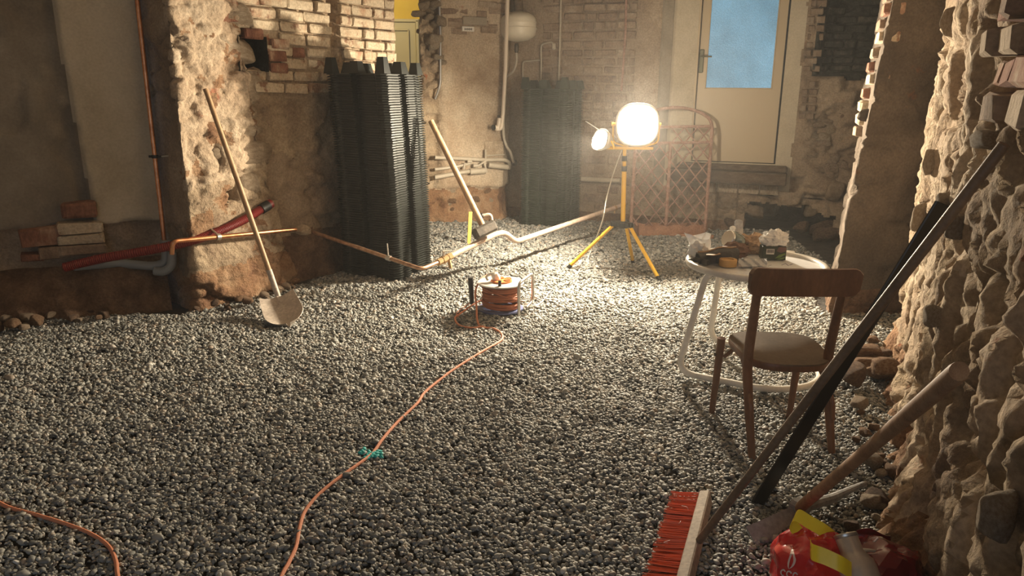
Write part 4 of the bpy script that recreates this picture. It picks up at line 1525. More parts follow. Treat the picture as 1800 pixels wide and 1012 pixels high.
g = [ony(292, 430, 5.42), ony(292, 462, 5.42), ony(270, 468, 5.40), ony(205, 462, 5.36), ony(130, 468, 5.15)]
root = thing('drain_pipe', 'grey plastic elbow pipe running along the foot of the wall below the copper pipe', 'pipe', g[1])
MB().tube(fillet(g, .07, 8), [0.033] * len(fillet(g, .07, 8)), 16).build('pipe', 'grey_plastic_pipe', root)
m = MB().tube([g[0] + Vector((0, 0, -.01)), g[0] + Vector((0, 0, .035))], 0.041, 16)
g2 = [ony(302, 442, 5.38), ony(302, 468, 5.38), ony(288, 478, 5.37), ony(272, 476, 5.37)]
m.build('socket', 'grey_plastic_pipe', root)
f2 = fillet(g2, .05, 8)
MB().tube(f2, 0.033, 16).build('elbow', 'grey_plastic_pipe', root)

# long copper run: along the wall, out over the gravel and away to the back wall
pa = ony(302, 446, 5.12)
pb = ony(303, 424, 5.10)
pc = ony(520, 403, 5.98)
pd = ony(545, 406, 6.22)
pe = ony(741, 473, 5.70)
pf = ony(772, 460, 5.93)
pg = ony(872, 411, 6.55)
ph = ony(888, 408, 6.66)
pi_ = ony(906, 425, 6.72)
pj = ony(1088, 363, 8.35)
pk = bwp(1100, 357, .02)
root = thing('copper_pipe_run', 'long copper pipe along the rubble wall and out over the gravel with brass fittings', 'pipe', (pe.x, pe.y, 0))
MB().tube(fillet([pa, pb, pc], .045, 7), 0.0165, 14).build('wall_pipe', 'copper', root)
m = MB().blob(pc.lerp(pd, .5), (.07, .05, .045), 2, .3, 2, 3)
m.build('mortar_lump', 'rubble_mortar', root)
MB().tube(fillet([pd, pe, pf], .06, 7), 0.0165, 14).build('cross_pipe', 'dusty_copper', root)
s = (pg - pf).normalized()
MB().tube(fillet([pf, pg, ph, pi_, pj, pk], .09, 8), 0.025, 14).build('far_pipe', 'lamplit_copper', root)
m = MB()
for (a, b, r) in ((-.02, .03, .030), (.035, .075, .034), (.08, .10, .028), (.105, .15, .032)):
    m.tube([pf + s * (a + .0), pf + s * b], r, 8)
m.tube([pf + s * .12, pf + s * .12 + Vector((.02, -.03, -.09))], 0.015, 10)
m.build('brass_union', 'brass', root)
m = MB().tube([pf + s * .055, pf + s * .055 + Vector((0, 0, .07))], .010, 8).box(pf + s * .055 + Vector((0.03, 0, .075)), (.09, .02, .012), .5, bev=.004)
m.build('valve_lever', 'galvanised', root)
v0 = ony(848, 379, 6.62)
m = MB().tube(fillet([v0 + Vector((.0, 0, 0)), v0 + Vector((.075, .02, .015)), v0 + Vector((.095, .02, -.12))], .04, 6), .015, 10)
m.build('drain_branch', 'lamplit_copper', root)
m = MB().lathe([(.02, 0), (.027, .004), (.027, .018), (.016, .022)], v0, (-1, -.6, 0), 14)
m.build('valve_knob', 'black_rubber', root)
kk = pd.lerp(pe, .72)
m = MB().tube([kk + Vector((0, 0, -.02)), kk + Vector((-.008, 0, .12))], .006, 6).tube([kk - (pe - pd).normalized() * .02, kk + (pe - pd).normalized() * .02], .023, 12)
m.build('pipe_clip', 'galvanised', root)
kk = pb.lerp(pc, .335)
m = MB().tube([kk - (pc - pb).normalized() * .016, kk + (pc - pb).normalized() * .016], .025, 12).tube([kk + Vector((0, .01, .01)), kk + Vector((-.10, .10, .05))], .008, 6)
m.build('pipe_clip', 'galvanised', root)
kk = pj.lerp(pi_, .05)
m = MB().tube([kk + Vector((0, 0, .03)), kk + Vector((0, 0, -.06))], .008, 6).tube([kk - (pj - pi_).normalized() * .02, kk + (pj - pi_).normalized() * .02], .028, 12)
m.build('pipe_clip', 'brass', root)

# red corrugated conduit
h0 = [ony(112, 470, 5.12), ony(180, 454, 5.20), ony(260, 440, 5.26), ony(305, 430, 5.34), ony(345, 420, 5.40)]
h1 = [ony(330, 425, 5.32), ony(380, 408, 5.50), ony(425, 388, 5.66), ony(462, 366, 5.84)]
root = thing('corrugated_conduit', 'dark red corrugated conduit rising in front of the rough pier', 'conduit', h0[0])
pth = catmull([h0[0], h0[1], h0[2], h1[0], h1[1], h1[2], h1[3]], 40)
MB().tube(pth, [0.031 + 0.0035 * (i % 2) for i in range(len(pth))], 14).build('hose', 'red_hose', root)
d = (h1[3] - h1[2]).normalized()
MB().tube([h1[3] - d * .02, h1[3] + d * .06], .041, 14).build('end_cap', 'black_rubber', root)
MB().tube([h1[3] + d * .055, h1[3] + d * .09], .037, 14).build('end_ring', 'red_hose', root)

# loose bricks on the ledge
for i, (px, py, w, h, mt, lab) in enumerate(((140, 366, .22, .11, 'red_brick', 'dark red brick topmost on the small pile by the pale plaster'),
                                             (140, 397, .28, .08, 'whitewashed_brick', 'whitewashed brick under the topmost one of the small pile'),
                                             (142, 416, .30, .07, 'whitewashed_brick', 'whitewashed brick third from the top of the small pile'),
                                             (145, 436, .30, .08, 'brown_brick', 'brown brick at the bottom of the small pile'),
                                             (72, 413, .26, .13, 'red_brick', 'flat red brick lying beside the small pile on the ledge'),
                                             (92, 441, .16, .09, 'brown_brick', 'half brick in front of the small pile on the ledge'),
                                             (58, 448, .14, .05, 'red_brick', 'thin red brick fragment at the end of the ledge'))):
    p = onp(px, py, (-3.6, 5.08), (-2.72, 5.57))
    p = p + Vector((.49, -.87, 0)) * 0.04
    brick(wall_left, p, (.87, .49), mt, w, h, .16, (random.uniform(-.05, .05), random.uniform(-.05, .05), random.uniform(-.1, .1)))

# ---------------------------------------------------------------- shovel
bl = fl(500, 552)
tip, soc, top_ = fl(521, 574, .0), ony(490, 524, bl.y + .05), ony(361, 156, 5.33)
root = thing('shovel', 'dusty round pointed shovel with a long wooden handle leaning on the rough pier', 'shovel', bl)
ax = (top_ - soc).normalized()
MB().tube([soc + ax * .10, soc.lerp(top_, .5), top_], [.0185, .0195, .0175], 12).build('handle', 'wood_handle', root)
MB().tube([soc - ax * .06, soc + ax * .05, soc + ax * .22], [.016, .021, .0215], 12).build('socket', 'dusty_steel', root)
bx = (fl(548, 545) - fl(452, 538)).normalized()
bd = (fl(512, 576, .0) - ony(490, 522, bl.y + .04))
BLN = bd.length
bd.normalize()
bx = (bx - bd * bx.dot(bd)).normalized()
bn = bx.cross(bd).normalized()
if bn.y > 0:
    bn = -bn
o_ = ony(487, 522, bl.y + .02)


def blade(u, v):
    t = v
    half = 0.125 * (1.0 + 0.10 * math.sin(t * 2.0)) * (1 if t < .55 else math.sqrt(max(0.0, 1 - ((t - .55) / .46) ** 2)) if t < 1 else .1)
    a = (u - .5) * 2
    return o_ + bx * a * half + bd * (BLN * t) + bn * (0.035 * a * a - 0.01 + 0.03 * (t - .4) ** 2 - 0.012 * math.exp(-(a / .13) ** 2) * max(0, 1 - t * 1.5) * -1)


MB().sheet(blade, 21, 21, 0.003).build('blade', 'dusty_steel', root)

# ---------------------------------------------------------------- sledgehammer
hh = ony(852, 404, 6.36)
ht = ony(757, 212, 6.52)
root = thing('sledgehammer', 'sledgehammer with its head resting on the pipe and handle against the black stack', 'hammer', hh)
ax = (ht - hh).normalized()
MB().tube([hh - ax * .03, hh.lerp(ht, .1), hh.lerp(ht, .5), ht], [.025, .026, .024, .022], 12, sx=1.15).build('handle', 'wood_handle', root)
hx = (ony(874, 396, 6.44) - ony(830, 412, 6.30))
hx = (hx - ax * hx.dot(ax)).normalized()
hy = ax.cross(hx)
Rm = Matrix((hx, hy, ax)).transposed()
m = MB().box(hh, (.225, .095, .100), Rm, bev=.018)
m.build('head', 'forged_steel', root)
# yellow stick
a, b = fl(824, 428), ony(827, 372, 7.78)
m = MB().box((a + b) / 2, (.04, .022, (b - a).length), Matrix((Vector((1, 0, 0)), Vector((0, 1, 0)), (b - a).normalized())).transposed(), bev=.004)
tag(m.build('folding_rule', 'yellow_stick'), 'short yellow stick standing upright in the gravel behind the sledgehammer', 'stick')

# ---------------------------------------------------------------- pipes and fittings on the wide pier and in the niche
kp = lambda u, v, d=0.03: onp(u, v, tuple(K0), tuple(K1)) + Vector((*nk, 0)) * d
m = MB().tube(fillet([kp(767, -95), kp(773, 60), kp(773, 150), kp(766, 174, -.02)], .08, 7), .013, 10)
tag(m.build('steel_pipe', 'galvanised'), 'thin grey pipe running down the edge of the wide plastered pier', 'pipe')
root = thing('white_pipe', 'white heating pipe running down the pier corner to a small valve', 'pipe', kp(877, 200))
MB().tube(fillet([kp(887, -95, .14), kp(881, 120, .14), kp(877, 200, .14), kp(874, 226, .14), kp(864, 226, .14)], .06, 7), .024, 14).build('pipe', 'white_pipe', root)
m = MB().tube([kp(871, 207, .14), kp(868, 228, .14)], .026, 12).lathe([(.014, 0), (.028, .006), (.028, .035), (.018, .04)], kp(868, 223, .14), (-1, -.25, 0), 14)
m.build('valve', 'white_pipe', root)
MB().lathe([(.03, 0), (.033, .006), (.033, .022), (.02, .026)], kp(861, 223, .15), (-.8, -.8, 0), 14).build('valve_knob', 'black_plastic', root)
MB().lathe([(.008, 0), (.012, .01), (.012, .03), (.0, .034)], kp(869, 206, .14), (0, 0, 1), 10).build('vent_screw', 'forged_steel', root)
tk_ = kp(911, 46, .05)
tk_ = ony(911, 46, 9.42)
root = thing('expansion_tank', 'cream enamelled expansion tank hanging above the green stack', 'tank', tk_)
pr = []
R0 = .215
for i in range(9):
    a = i / 8 * PI / 2
    pr.append((max(.012, R0 * math.sin(a)), -.07 - .11 * math.cos(a)))
pr += [(R0 + .004, -.045), (R0 + .007, -.04), (R0 + .007, -.02), (R0 + .002, -.015), (R0 + .002, .03), (R0 + .005, .035), (R0 + .003, .045)]
for i in range(9):
    a = PI / 2 - i / 8 * PI / 2
    pr.append((max(.03, R0 * math.sin(a)), .06 + .11 * math.cos(a)))
MB().lathe(pr, tk_, seg=40).build('shell', 'cream_enamel', root)
MB().tube([tk_ + Vector((0, 0, .16)), tk_ + Vector((0, 0, .45))], .055, 14).build('hanger', 'old_timber', root)
b0 = ony(908, 76, 9.42)
MB().lathe([(.018, 0), (.022, .01), (.026, .03), (.026, .085), (.020, .10), (.016, .11)], b0 - Vector((0, 0, .11)), seg=12).build('fitting', 'forged_steel', root)
MB().tube(catmull([b0 - Vector((0, 0, .10)), ony(908, 108, 9.42), ony(903, 124, 9.42), ony(893, 133, 9.44), ony(884, 138, 9.46)], 6), .014, 10).build('outlet_pipe', 'painted_pipe', root)
m = MB().tube(catmull([kp(884, 140, .06), kp(882, 190, .06), kp(882, 235, .06), kp(886, 254, .07), ony(897, 267, 9.32), ony(903, 285, 9.34)], 8), .018, 10)
tag(m.build('bent_pipe', 'painted_pipe'), 'bent pipe dropping down the niche behind the white pipe', 'pipe')
root = thing('heating_pipes', 'bundle of dusty horizontal heating pipes low on the wide pier', 'pipe', kp(850, 290))
MB().tube(catmull([kp(762, 276, .05), kp(810, 278, .05), kp(850, 280, .06), kp(880, 280, .06), kp(892, 285, .04), kp(897, 296, -.03)], 8), .024, 12).build('long_pipe', 'painted_pipe', root)
MB().tube([kp(855, 289, .07), kp(889, 293, .07)], .034, 12).build('stub_pipe', 'painted_pipe', root)
MB().tube(catmull([kp(762, 297, .05), kp(800, 292, .05), kp(825, 286, .05)], 6), .019, 10).build('thin_pipe', 'painted_pipe', root)
MB().tube([kp(762, 311, .05), kp(823, 300, .05)], .028, 12).build('lower_pipe', 'painted_pipe', root)
MB().tube([kp(823, 301, .06), kp(850, 299, .06)], .038, 14).build('coupling', 'painted_pipe', root)
m = MB()
for (a, b, r) in (((828, 290), (836, 290), .022), ((836, 291), (852, 281), .014), ((814, 285), (812, 296), .013), ((848, 285), (852, 302), .013), ((818, 283), (826, 283), .017), ((850, 262), (850, 286), .012)):
    m.tube([kp(*a, .07), kp(*b, .07)], r, 10)
m.build('valve_cluster', 'painted_pipe', root)
MB().tube([kp(851, 273, .05), kp(884, 271, .05)], .009, 8).build('bracket_rail', 'painted_pipe', root)
m = MB().box(kp(868, 266, .0), (.26, .04, .26), math.atan2(tk.y, tk.x), bev=.01)
m.build('backing_tile', 'field_stone', root)
m = MB().lathe([(.03, 0), (.04, .01), (.04, .05), (.03, .06)], ony(900, 286, 9.45), (1, -.2, 0), 14)
tag(m.build('pipe_flange', 'forged_steel'), 'small rusty pipe flange at the niche edge by the green stack', 'pipe fitting')
m = MB().box(kp(822, 51, .012), (.15, .02, .055), math.atan2(tk.y, tk.x), bev=.003)
root = thing('meter_plate', 'small white label plate fixed high on the wide pier', 'plate', kp(822, 51, 0))
pl = m.build('plate', 'label_white', root)
m = MB()
for i in range(7):
    m.box(kp(816 + i * 2, 51.5, .0235), (.008, .002, .02 if i % 2 else .026), math.atan2(tk.y, tk.x))
m.build('printing', 'gap_dark', root)
m = MB().box(kp(834, 37, .01), (.30, .03, .09), math.atan2(tk.y, tk.x), bev=.006)
m.build('grey_tile', 'grey_plaster', col)
m = MB().tube(fillet([bwp(990, -90, .05), bwp(987, 60, .05), bwp(984, 146, .05)], .05, 4), .012, 10)
tag(m.build('conduit_pipe', 'painted_pipe'), 'thin grey pipe ending above the green stack', 'pipe')
m = MB().tube(fillet([bwp(1105, -90, .05), bwp(1101, 60, .05), bwp(1094, 160, .05)], .05, 4), .014, 10)
tag(m.build('rusty_pipe', 'rusty_iron'), 'thin rust brown pipe running down the brick back wall', 'pipe')
m = MB().tube(fillet([bwp(953, 145, .04), bwp(953, 78, .04), bwp(974, 74, .05), bwp(976, 88, .05)], .04, 5), .011, 10)
m.box(bwp(976, 82, .05), (.04, .04, .07), aw, bev=.008)
tag(m.build('capped_pipe', 'painted_pipe'), 'short bent pipe with a tap beside the tank', 'pipe')
m = MB().tube(fillet([bwp(921, 150, .04), bwp(921, 108, .04), bwp(950, 106, .04)], .04, 5), .010, 10)
tag(m.build('bent_conduit', 'painted_pipe'), 'thin bent pipe just under the expansion tank', 'pipe')
m = MB().tube([bwp(1024, 314, .05), bwp(1092, 317, .05)], .030, 12)
tag(m.build('waste_pipe', 'painted_pipe'), 'grey pipe crossing the brick wall behind the tripod', 'pipe')
m = MB().tube(catmull([bwp(1009, 150, .45), bwp(1010, 250, .45), bwp(1009, 330, .45), bwp(1009, 395, .45)], 5), .006, 6)
tag(m.build('hanging_cable', 'pale_cable'), 'thin pale cable hanging down beside the green stack', 'cable')

# ---------------------------------------------------------------- iron trellis and scalloped planter
tf0, tf1, tf2 = fl(1109, 411), fl(1172, 404), fl(1243, 407)
tl0 = fl(1109, 411)
ya, yb = tl0.y, fl(1243, 406).y


def tp(u, v):
    """point on the plane of the leaning trellis"""
    a, b = Vector((tl0.x, tl0.y, 0)), Vector((fl(1243, 411).x, tl0.y - .08, 0))
    c = a.lerp(b, .5) + Vector((0.06, .20, 1.3))
    n = (b - a).cross(c - a)
    dd = ray(u, v)
    return EYE + dd * ((a - EYE).dot(n) / dd.dot(n))


root = thing('trellis', 'rusty iron lattice trellis with an arched top leaning on the back wall', 'trellis', (tp(1172, 405).x, tp(1172, 405).y, 0))
for (a, b) in (((1108, 410), (1118, 236)), ((1170, 405), (1179, 250)), ((1239, 407), (1252, 226))):
    MB().tube([tp(*a), tp(*b)], .020, 8).build('post', 'rusty_iron', root)
for (a, b) in (((1116, 252), (1250, 250)), ((1118, 224), (1252, 222))):
    MB().tube([tp(*a), tp(*b)], .017, 8).build('rail', 'rusty_iron', root)
arc = [tp(1118, 236), tp(1120, 215)] + [tp(1186 - 66 * math.cos(t), 222 - 33 * math.sin(t)) for t in (.35, .7, 1.1, 1.57, 2.0, 2.4, 2.8)] + [tp(1252, 226)]
MB().tube(catmull(arc, 5), .018, 8).build('arch', 'rusty_iron', root)


def lattice(xl0, xl1, xr0, xr1, y0, y1, step):
    """diagonal slats between two posts; x of the posts at y0 (top) and y1 (foot)"""
    L = lambda v: xl0 + (xl1 - xl0) * (v - y0) / (y1 - y0)
    R_ = lambda v: xr0 + (xr1 - xr0) * (v - y0) / (y1 - y0)
    k = 1.25
    n = 0
    for sgn in (1, -1):
        v = y0 - (R_(y0) - L(y0)) * k
        while v < y1:
            a, b = (v, v + (R_(v) - L(v)) * k)
            p0, p1 = ((L(a), a), (R_(b), b)) if sgn > 0 else ((R_(a), a), (L(b), b))
            cl_ = []
            for t in (0, 1):
                pass
            t0 = max(0, (y0 - p0[1]) / (p1[1] - p0[1]))
            t1 = min(1, (y1 - p0[1]) / (p1[1] - p0[1]))
            if t1 - t0 > .12:
                q0 = (p0[0] + (p1[0] - p0[0]) * t0, p0[1] + (p1[1] - p0[1]) * t0)
                q1 = (p0[0] + (p1[0] - p0[0]) * t1, p0[1] + (p1[1] - p0[1]) * t1)
                off = Vector((0, -.006 * sgn, 0))
                MB().tube([tp(*q0) + off, tp(*q1) + off], .0075, 6).build('slat', 'rusty_iron', root)
            v += step


lattice(1118, 1109, 1178, 1171, 252, 404, 29)
lattice(1180, 1172, 1250, 1241, 224, 404, 29)

p0, p1 = fl(1122, 416), fl(1238, 414)
pt_ = (p1 - p0).normalized()
pn = Vector((pt_.y, -pt_.x, 0))
root = thing('planter_box', 'rust brown planter trough with a scalloped edge lying at the trellis foot', 'planter', p0)
Lp = (p1 - p0).length
X = pt_
prof = [(0, 0), (Lp, 0)] + [(Lp * (1 - i / 24), 0.10 + 0.022 * abs(math.sin(i / 24 * PI * 3.5))) for i in range(25)]
o1 = p0 + Vector((0, 0, .012))
MB().prism(prof, o1 + pn * .0, X, Vector((0, .25, .97)), .018).build('front_board', 'rust_wood', root)
MB().prism(prof, o1 - pn * .17, X, Vector((0, .2, .98)), .018).build('back_board', 'rust_wood', root)
MB().box(o1 + X * Lp / 2 - pn * .09 + Vector((0, 0, .008)), (Lp, .18, .016), math.atan2(X.y, X.x), bev=.003).build('base_board', 'rust_wood', root)
for k in (.02, Lp - .02):
    MB().prism([(0, 0), (.17, 0), (.17, .12), (.08, .085), (0, .115)], o1 + X * k - pn * .17 + Vector((0, 0, .01)), pn, Vector((0, 0, 1)), .018).build('end_board', 'rust_wood', root)
a, b = fl(1112, 405), fl(1245, 412)
m = MB().box((a + b) / 2 + Vector((0, -.02, .02)), ((b - a).length, .09, .03), math.atan2((b - a).y, (b - a).x), bev=.006)
MB_off = m
for v_i, q in enumerate(m.v):
    m.v[v_i] = (q[0], q[1] - .22, q[2])
tag(m.build('flat_board', 'rust_wood'), 'flat rust brown board lying in front of the scalloped planter', 'board')


# ---------------------------------------------------------------- cable reel
rc = fl(880, 549)
rc.z = fh(rc.x, rc.y) + .012
root = thing('cable_reel', 'steel framed cable reel wound with orange cable lying on its side', 'cable reel', rc)
RD = .168
MB().lathe([(0.0, 0), (RD, 0), (RD, .010), (0.0, .012)], rc, seg=40).build('bottom_disc', 'blue_disc', root)
m = MB()
random.seed(5)
for layer in range(7):
    z = .022 + layer * .0235
    for k in range(1):
        r = .122 + random.uniform(-.006, .010)
        ph = random.uniform(0, 6.28)
        tl = random.uniform(-.012, .012)
        m.tube([rc + Vector((r * math.cos(a), r * math.sin(a), z + .008 + tl * math.sin(a + ph))) for a in [2 * PI * i / 40 for i in range(40)]], .0125, 8, closed=True)
for i in range(5):
    r, ph, tl = .133 + random.uniform(0, .005), random.uniform(0, 6.28), random.uniform(.02, .05)
    z = random.uniform(.06, .13)
    m.tube([rc + Vector((r * math.cos(a), r * math.sin(a), z + tl * math.sin(a + ph))) for a in [2 * PI * i / 40 for i in range(40)]], .0065, 6, closed=True)
m.build('wound_cable', 'reel_cord', root)
zt_ = .195
dt = rc + Vector((0, 0, zt_))
MB().lathe([(0, 0), (RD, 0), (RD + .004, .003), (RD + .004, .010), (RD - .004, .014), (0, .016)], dt, seg=48).build('top_disc', 'reel_disc', root)
MB().lathe([(0, 0), (.08, 0), (.078, .012), (0, .014)], dt + Vector((.005, -.005, .014)), seg=30).build('socket_plate', 'orange_plastic', root)
m = MB()
for (a, b) in ((.045, -.02), (.05, .025), (-.005, .045)):
    m.lathe([(.026, 0), (.026, .006), (.020, .006), (.020, .002), (0, .002)], dt + Vector((.005 + a, b, .028)), seg=18)
sp = m.build('socket', 'orange_plastic', root)
m = MB().lathe([(.03, 0), (.031, .02), (.026, .05), (.012, .055)], dt + Vector((-.03, .0, .025)), (-.35, -.1, 1), 14)
m.tube(catmull([dt + Vector((-.04, 0, .075)), dt + Vector((-.075, .0, .07)), dt + Vector((-.105, -.01, .05)), dt + Vector((-.095, -.03, .03))], 6), .009, 8)
m.build('plug', 'label_white', root)
MB().tube([dt + Vector((-.005, -RD + .03, .01)), dt + Vector((-.005, -RD + .03, .055))], .012, 12).build('crank_knob', 'black_plastic', root)
# tube frame at the right, black grip at the left
fr = []
A = rc + Vector((.135, -.15, 0.0)); B = rc + Vector((.235, .03, 0.0))
path = [A + Vector((0, -.015, -.005)), A + Vector((-.005, -.01, .235)), B + Vector((0, .01, .265)), B + Vector((.005, .01, .055)), A.lerp(B, .35) + Vector((.02, .02, .03))]
MB().tube(fillet(path, .05, 7), .0115, 12).build('tube_frame', 'galvanised', root)
g0 = rc + Vector((-.215, .05, .02)); g1 = rc + Vector((-.225, .045, .225))
MB().tube([g0, g0.lerp(g1, .5), g1], [.017, .019, .021], 12).build('grip', 'black_rubber', root)
MB().tube(fillet([rc + Vector((-.05, .02, .006)), g0 + Vector((0, 0, -.02)), g0 + Vector((0, 0, .03))], .03, 5), .0115, 10).build('grip_bar', 'galvanised', root)

# the extension cable
cz = .011
c1 = [rc + Vector((.03, .17, .16)), rc + Vector((-.05, .185, .215)), rc + Vector((-.14, .11, .205)), rc + Vector((-.185, -.01, .14)), rc + Vector((-.175, -.10, .05)), fl(842, 573, cz), fl(868, 580, cz), fl(882, 588, cz),
      fl(880, 599, cz), fl(850, 618, cz), fl(800, 648, cz), fl(765, 672, cz), fl(745, 689, cz), fl(733, 708, cz), fl(700, 738, cz), fl(672, 772, cz), fl(655, 795, cz), fl(628, 818, cz), fl(590, 846, cz), fl(560, 870, cz),
      fl(536, 897, cz), fl(526, 925, cz), fl(520, 955, cz), fl(508, 985, cz), fl(494, 1014, cz), fl(470, 1080, cz), fl(400, 1150, cz), fl(300, 1160, cz), fl(225, 1090, cz),
      fl(207, 1012, cz), fl(203, 983, cz), fl(190, 958, cz), fl(160, 938, cz), fl(115, 922, cz), fl(60, 908, cz), fl(15, 894, cz), fl(-40, 868, cz), fl(-140, 850, cz)]
m = MB().tube(catmull(c1, 7), .0075, 8)
tag(m.build('extension_cable', 'orange_cord'), 'orange extension cable snaking over the gravel from the reel', 'cable')
c2 = [rc + Vector((-.1, .02, .05)), rc + Vector((-.16, .04, .045)), fl(806, 554, .03), fl(800, 562, .012), fl(808, 572, .012), fl(830, 577, .012), fl(850, 575, .012)]
m = MB().tube(catmull(c2, 6), .0070, 8)
m.tube(catmull([fl(806, 557, .03), fl(803, 551, .035), fl(815, 541, .03), fl(826, 534, .05)], 5), .004, 6)
tag(m.build('cable_loop', 'orange_cord'), 'short loop of orange cable lying beside the black grip of the reel', 'cable')

# ---------------------------------------------------------------- garden table
TC, TH, TR = Vector((1.315, 3.895, 0)), .70, .372
root = thing('garden_table', 'round white metal garden table on a bent tube frame', 'table', TC + Vector((0, 0, 0)))
top = Vector((TC.x, TC.y, TH))
MB().lathe([(0, -.012), (TR - .03, -.012), (TR - .03, .0), (0, .004)], top, seg=64).build('table_top', 'table_white', root)
MB().tube([top + Vector((math.cos(a) * (TR - .018), math.sin(a) * (TR - .018), .002)) for a in [2 * PI * i / 64 for i in range(64)]], .018, 12, closed=True).build('rim', 'frame_white', root)
FL_, RL_ = Vector((.955, 4.00, 0)), Vector((1.285, 4.56, 0))
b_ = (RL_ - FL_) / 2
a_ = Vector((b_.y, -b_.x, 0)).normalized()
hw = b_.length
mid = (FL_ + RL_) / 2
rz_ = .028
Lr = .72 - hw
pth = []
e = Vector((0, 0, 1))
iF, iR = FL_ + a_ * .03, RL_ + a_ * .03
tF, tR = iF + a_ * .10 + b_.normalized() * .03 + e * (TH - .03), iR + a_ * .02 - b_.normalized() * .03 + e * (TH - .03)
loop = [tF + a_ * .42, tF, FL_ + e * rz_]
f1 = fillet(loop + [FL_ + a_ * .3 + e * rz_], .11, 9)
arcp = [mid + a_ * (Lr + hw * math.sin(t)) - b_.normalized() * hw * math.cos(t) + e * rz_ for t in [PI * i / 24 for i in range(25)]]
f3 = fillet([RL_ + a_ * .3 + e * rz_, RL_ + e * rz_, tR, tR + a_ * .42], .11, 9)
path = f1 + arcp + f3
zf = fh(mid.x, mid.y)
path = [p + e * zf * max(0, 1 - p.z / TH) for p in path]
MB().tube(path, .0185, 14).build('tube_frame', 'frame_white', root)
# things lying on the table
Tz = TH + .006


def tt(u, v, z=0.0):
    return onz(u, v, Tz + z)


def crumple(name, c, r, seed, amp, mat, label, cat, sub=4, flat=None, scale=2.2, sx=None):
    V, F = ICO[sub]
    d = 1 + amp * (ridged(V + seed * 3.3, scale, 3, seed) - .55) + amp * .5 * fbm(V, scale * 2.2, 2, seed + 5)
    P = V * d[:, None] * np.array(r)
    P[:, 2] = np.maximum(P[:, 2], -r[2] * .8)
    P[:, 2] -= P[:, 2].min()
    m = MB()
    m.add((P + np.array(c)).tolist(), F)
    o = m.build(name, mat, smooth=22)
    if label:
        tag(o, label, cat)
    return o


c = tt(1228, 450)
# open clear bag: a crumpled cup of film
def bagfn(u, v):
    a = 2 * PI * u
    r = .062 * (0.75 + .35 * v) * (1 + .18 * math.sin(3 * a + 4 * v) + .08 * math.sin(7 * a + v * 9))
    return c + Vector((r * math.cos(a) - .012 * v, r * math.sin(a) * .8, .118 * v * (1 + .12 * math.sin(2 * a + 1)) + .002))
m = MB().sheet(bagfn, 41, 16)
tag(m.build('clear_bag', 'clear_film', smooth=25), 'crumpled clear plastic bag standing open at the table edge', 'bag')
crumple('napkin', tt(1226, 452), (.045, .035, .05), 9, .9, 'white_paper', 'crumpled white napkin inside the clear bag', 'napkin', 3)
def pbag(u, v):
    p = tt(1243 + 24 * u, 449 - 3 * u, .12 * v * (1 - .35 * abs(u - .3)) )
    return p + Vector((0, .02 * math.sin(4 * u + v * 3), 0))
m = MB().sheet(pbag, 9, 8, .004)
tag(m.build('paper_bag', 'kraft_paper', smooth=25), 'folded brown paper bag standing behind the dark leather bag', 'paper bag')
# dark leather pouch
def pouch(u, v):
    x = 1229 + 70 * u
    lo, hi = 464.5 - 1.5 * u, 441 + 5 * math.sin(4.2 * u + 1.2) + 5 * abs(u - .5)
    H = max(.012, (lo - hi) / 325)
    a = tt(x, lo)
    t = PI * v
    return a + Vector((.004 * math.sin(9 * v + 5 * u), .05 - .055 * math.cos(t) + .008 * math.sin(7 * u), H * math.sin(t) ** .55 * (1 - .10 * math.sin(6 * u) ** 2) + .003))
m = MB().sheet(pouch, 30, 16, .003)
root = thing('tool_pouch', 'open black leather tool pouch lying across the table edge', 'pouch', tt(1262, 460))
m.build('body', 'dark_leather', root)
e_ = [pouch(i / 29, .52) + Vector((0, -.004, .004)) for i in range(1, 29)]
MB().tube(e_, .006, 6).build('tan_lining', 'kraft_paper', root)
m = MB()
m.tube(catmull([tt(1213, 459, .006), tt(1222, 456, .010), tt(1234, 459, .014), tt(1245, 462, .02)], 5), .011, 8, sx=1.4)
m.build('strap', 'dark_leather', root)
m = MB().tube([tt(1214, 463, .006), tt(1227, 463.5, .006)], .006, 8)
tag(m.build('pencil_stub', 'white_paper'), 'short white marker lying at the table edge beside the black pouch', 'marker')
q = tt(1279, 467)
m = MB().lathe([(0, 0), (.046, 0), (.047, .004), (.047, .034), (.045, .037), (.030, .037), (.030, .03), (0, .03)], q, seg=32)
tag(m.build('tape_roll', 'tan_tape'), 'roll of tan masking tape lying flat in front of the pouch', 'tape')
crumple('work_glove', tt(1290, 452), (.07, .045, .045), 21, .6, 'brown_leather', 'brown leather work glove behind the tape roll', 'glove', 3)
q = tt(1290, 446)
root = thing('glass_jar', 'greenish grey glass jar tipped on its side behind the pouch', 'jar', q)
MB().lathe([(0, 0), (.045, 0), (.052, .01), (.054, .05), (.05, .075), (.036, .088)], q + Vector((.025, 0, .062)), (-.75, -.35, .35), 24).build('body', 'green_glass', root)
MB().lathe([(.044, 0), (.047, .004), (.047, .016), (.044, .02), (0, .021)], q + Vector((.025, 0, .062)) + Vector((-.75, -.35, .35)).normalized() * .078, (-.75, -.35, .35), 24).build('lid', 'bare_steel', root)
q = tt(1291, 436)
m = MB().sheet(lambda u, v: q + Vector((-.01 + .055 * v * (1 - .15 * u), .01 * u, .075 + .085 * u + .01 * math.sin(3 * v))), 8, 6, .003)
root = thing('trowel', 'small shiny trowel blade sticking up behind the jar', 'trowel', q)
m.build('blade', 'grey_blade', root)
MB().tube([q + Vector((-.005, 0, .0)), q + Vector((-.012, 0, .105))], .006, 8).build('shank', 'bare_steel', root)
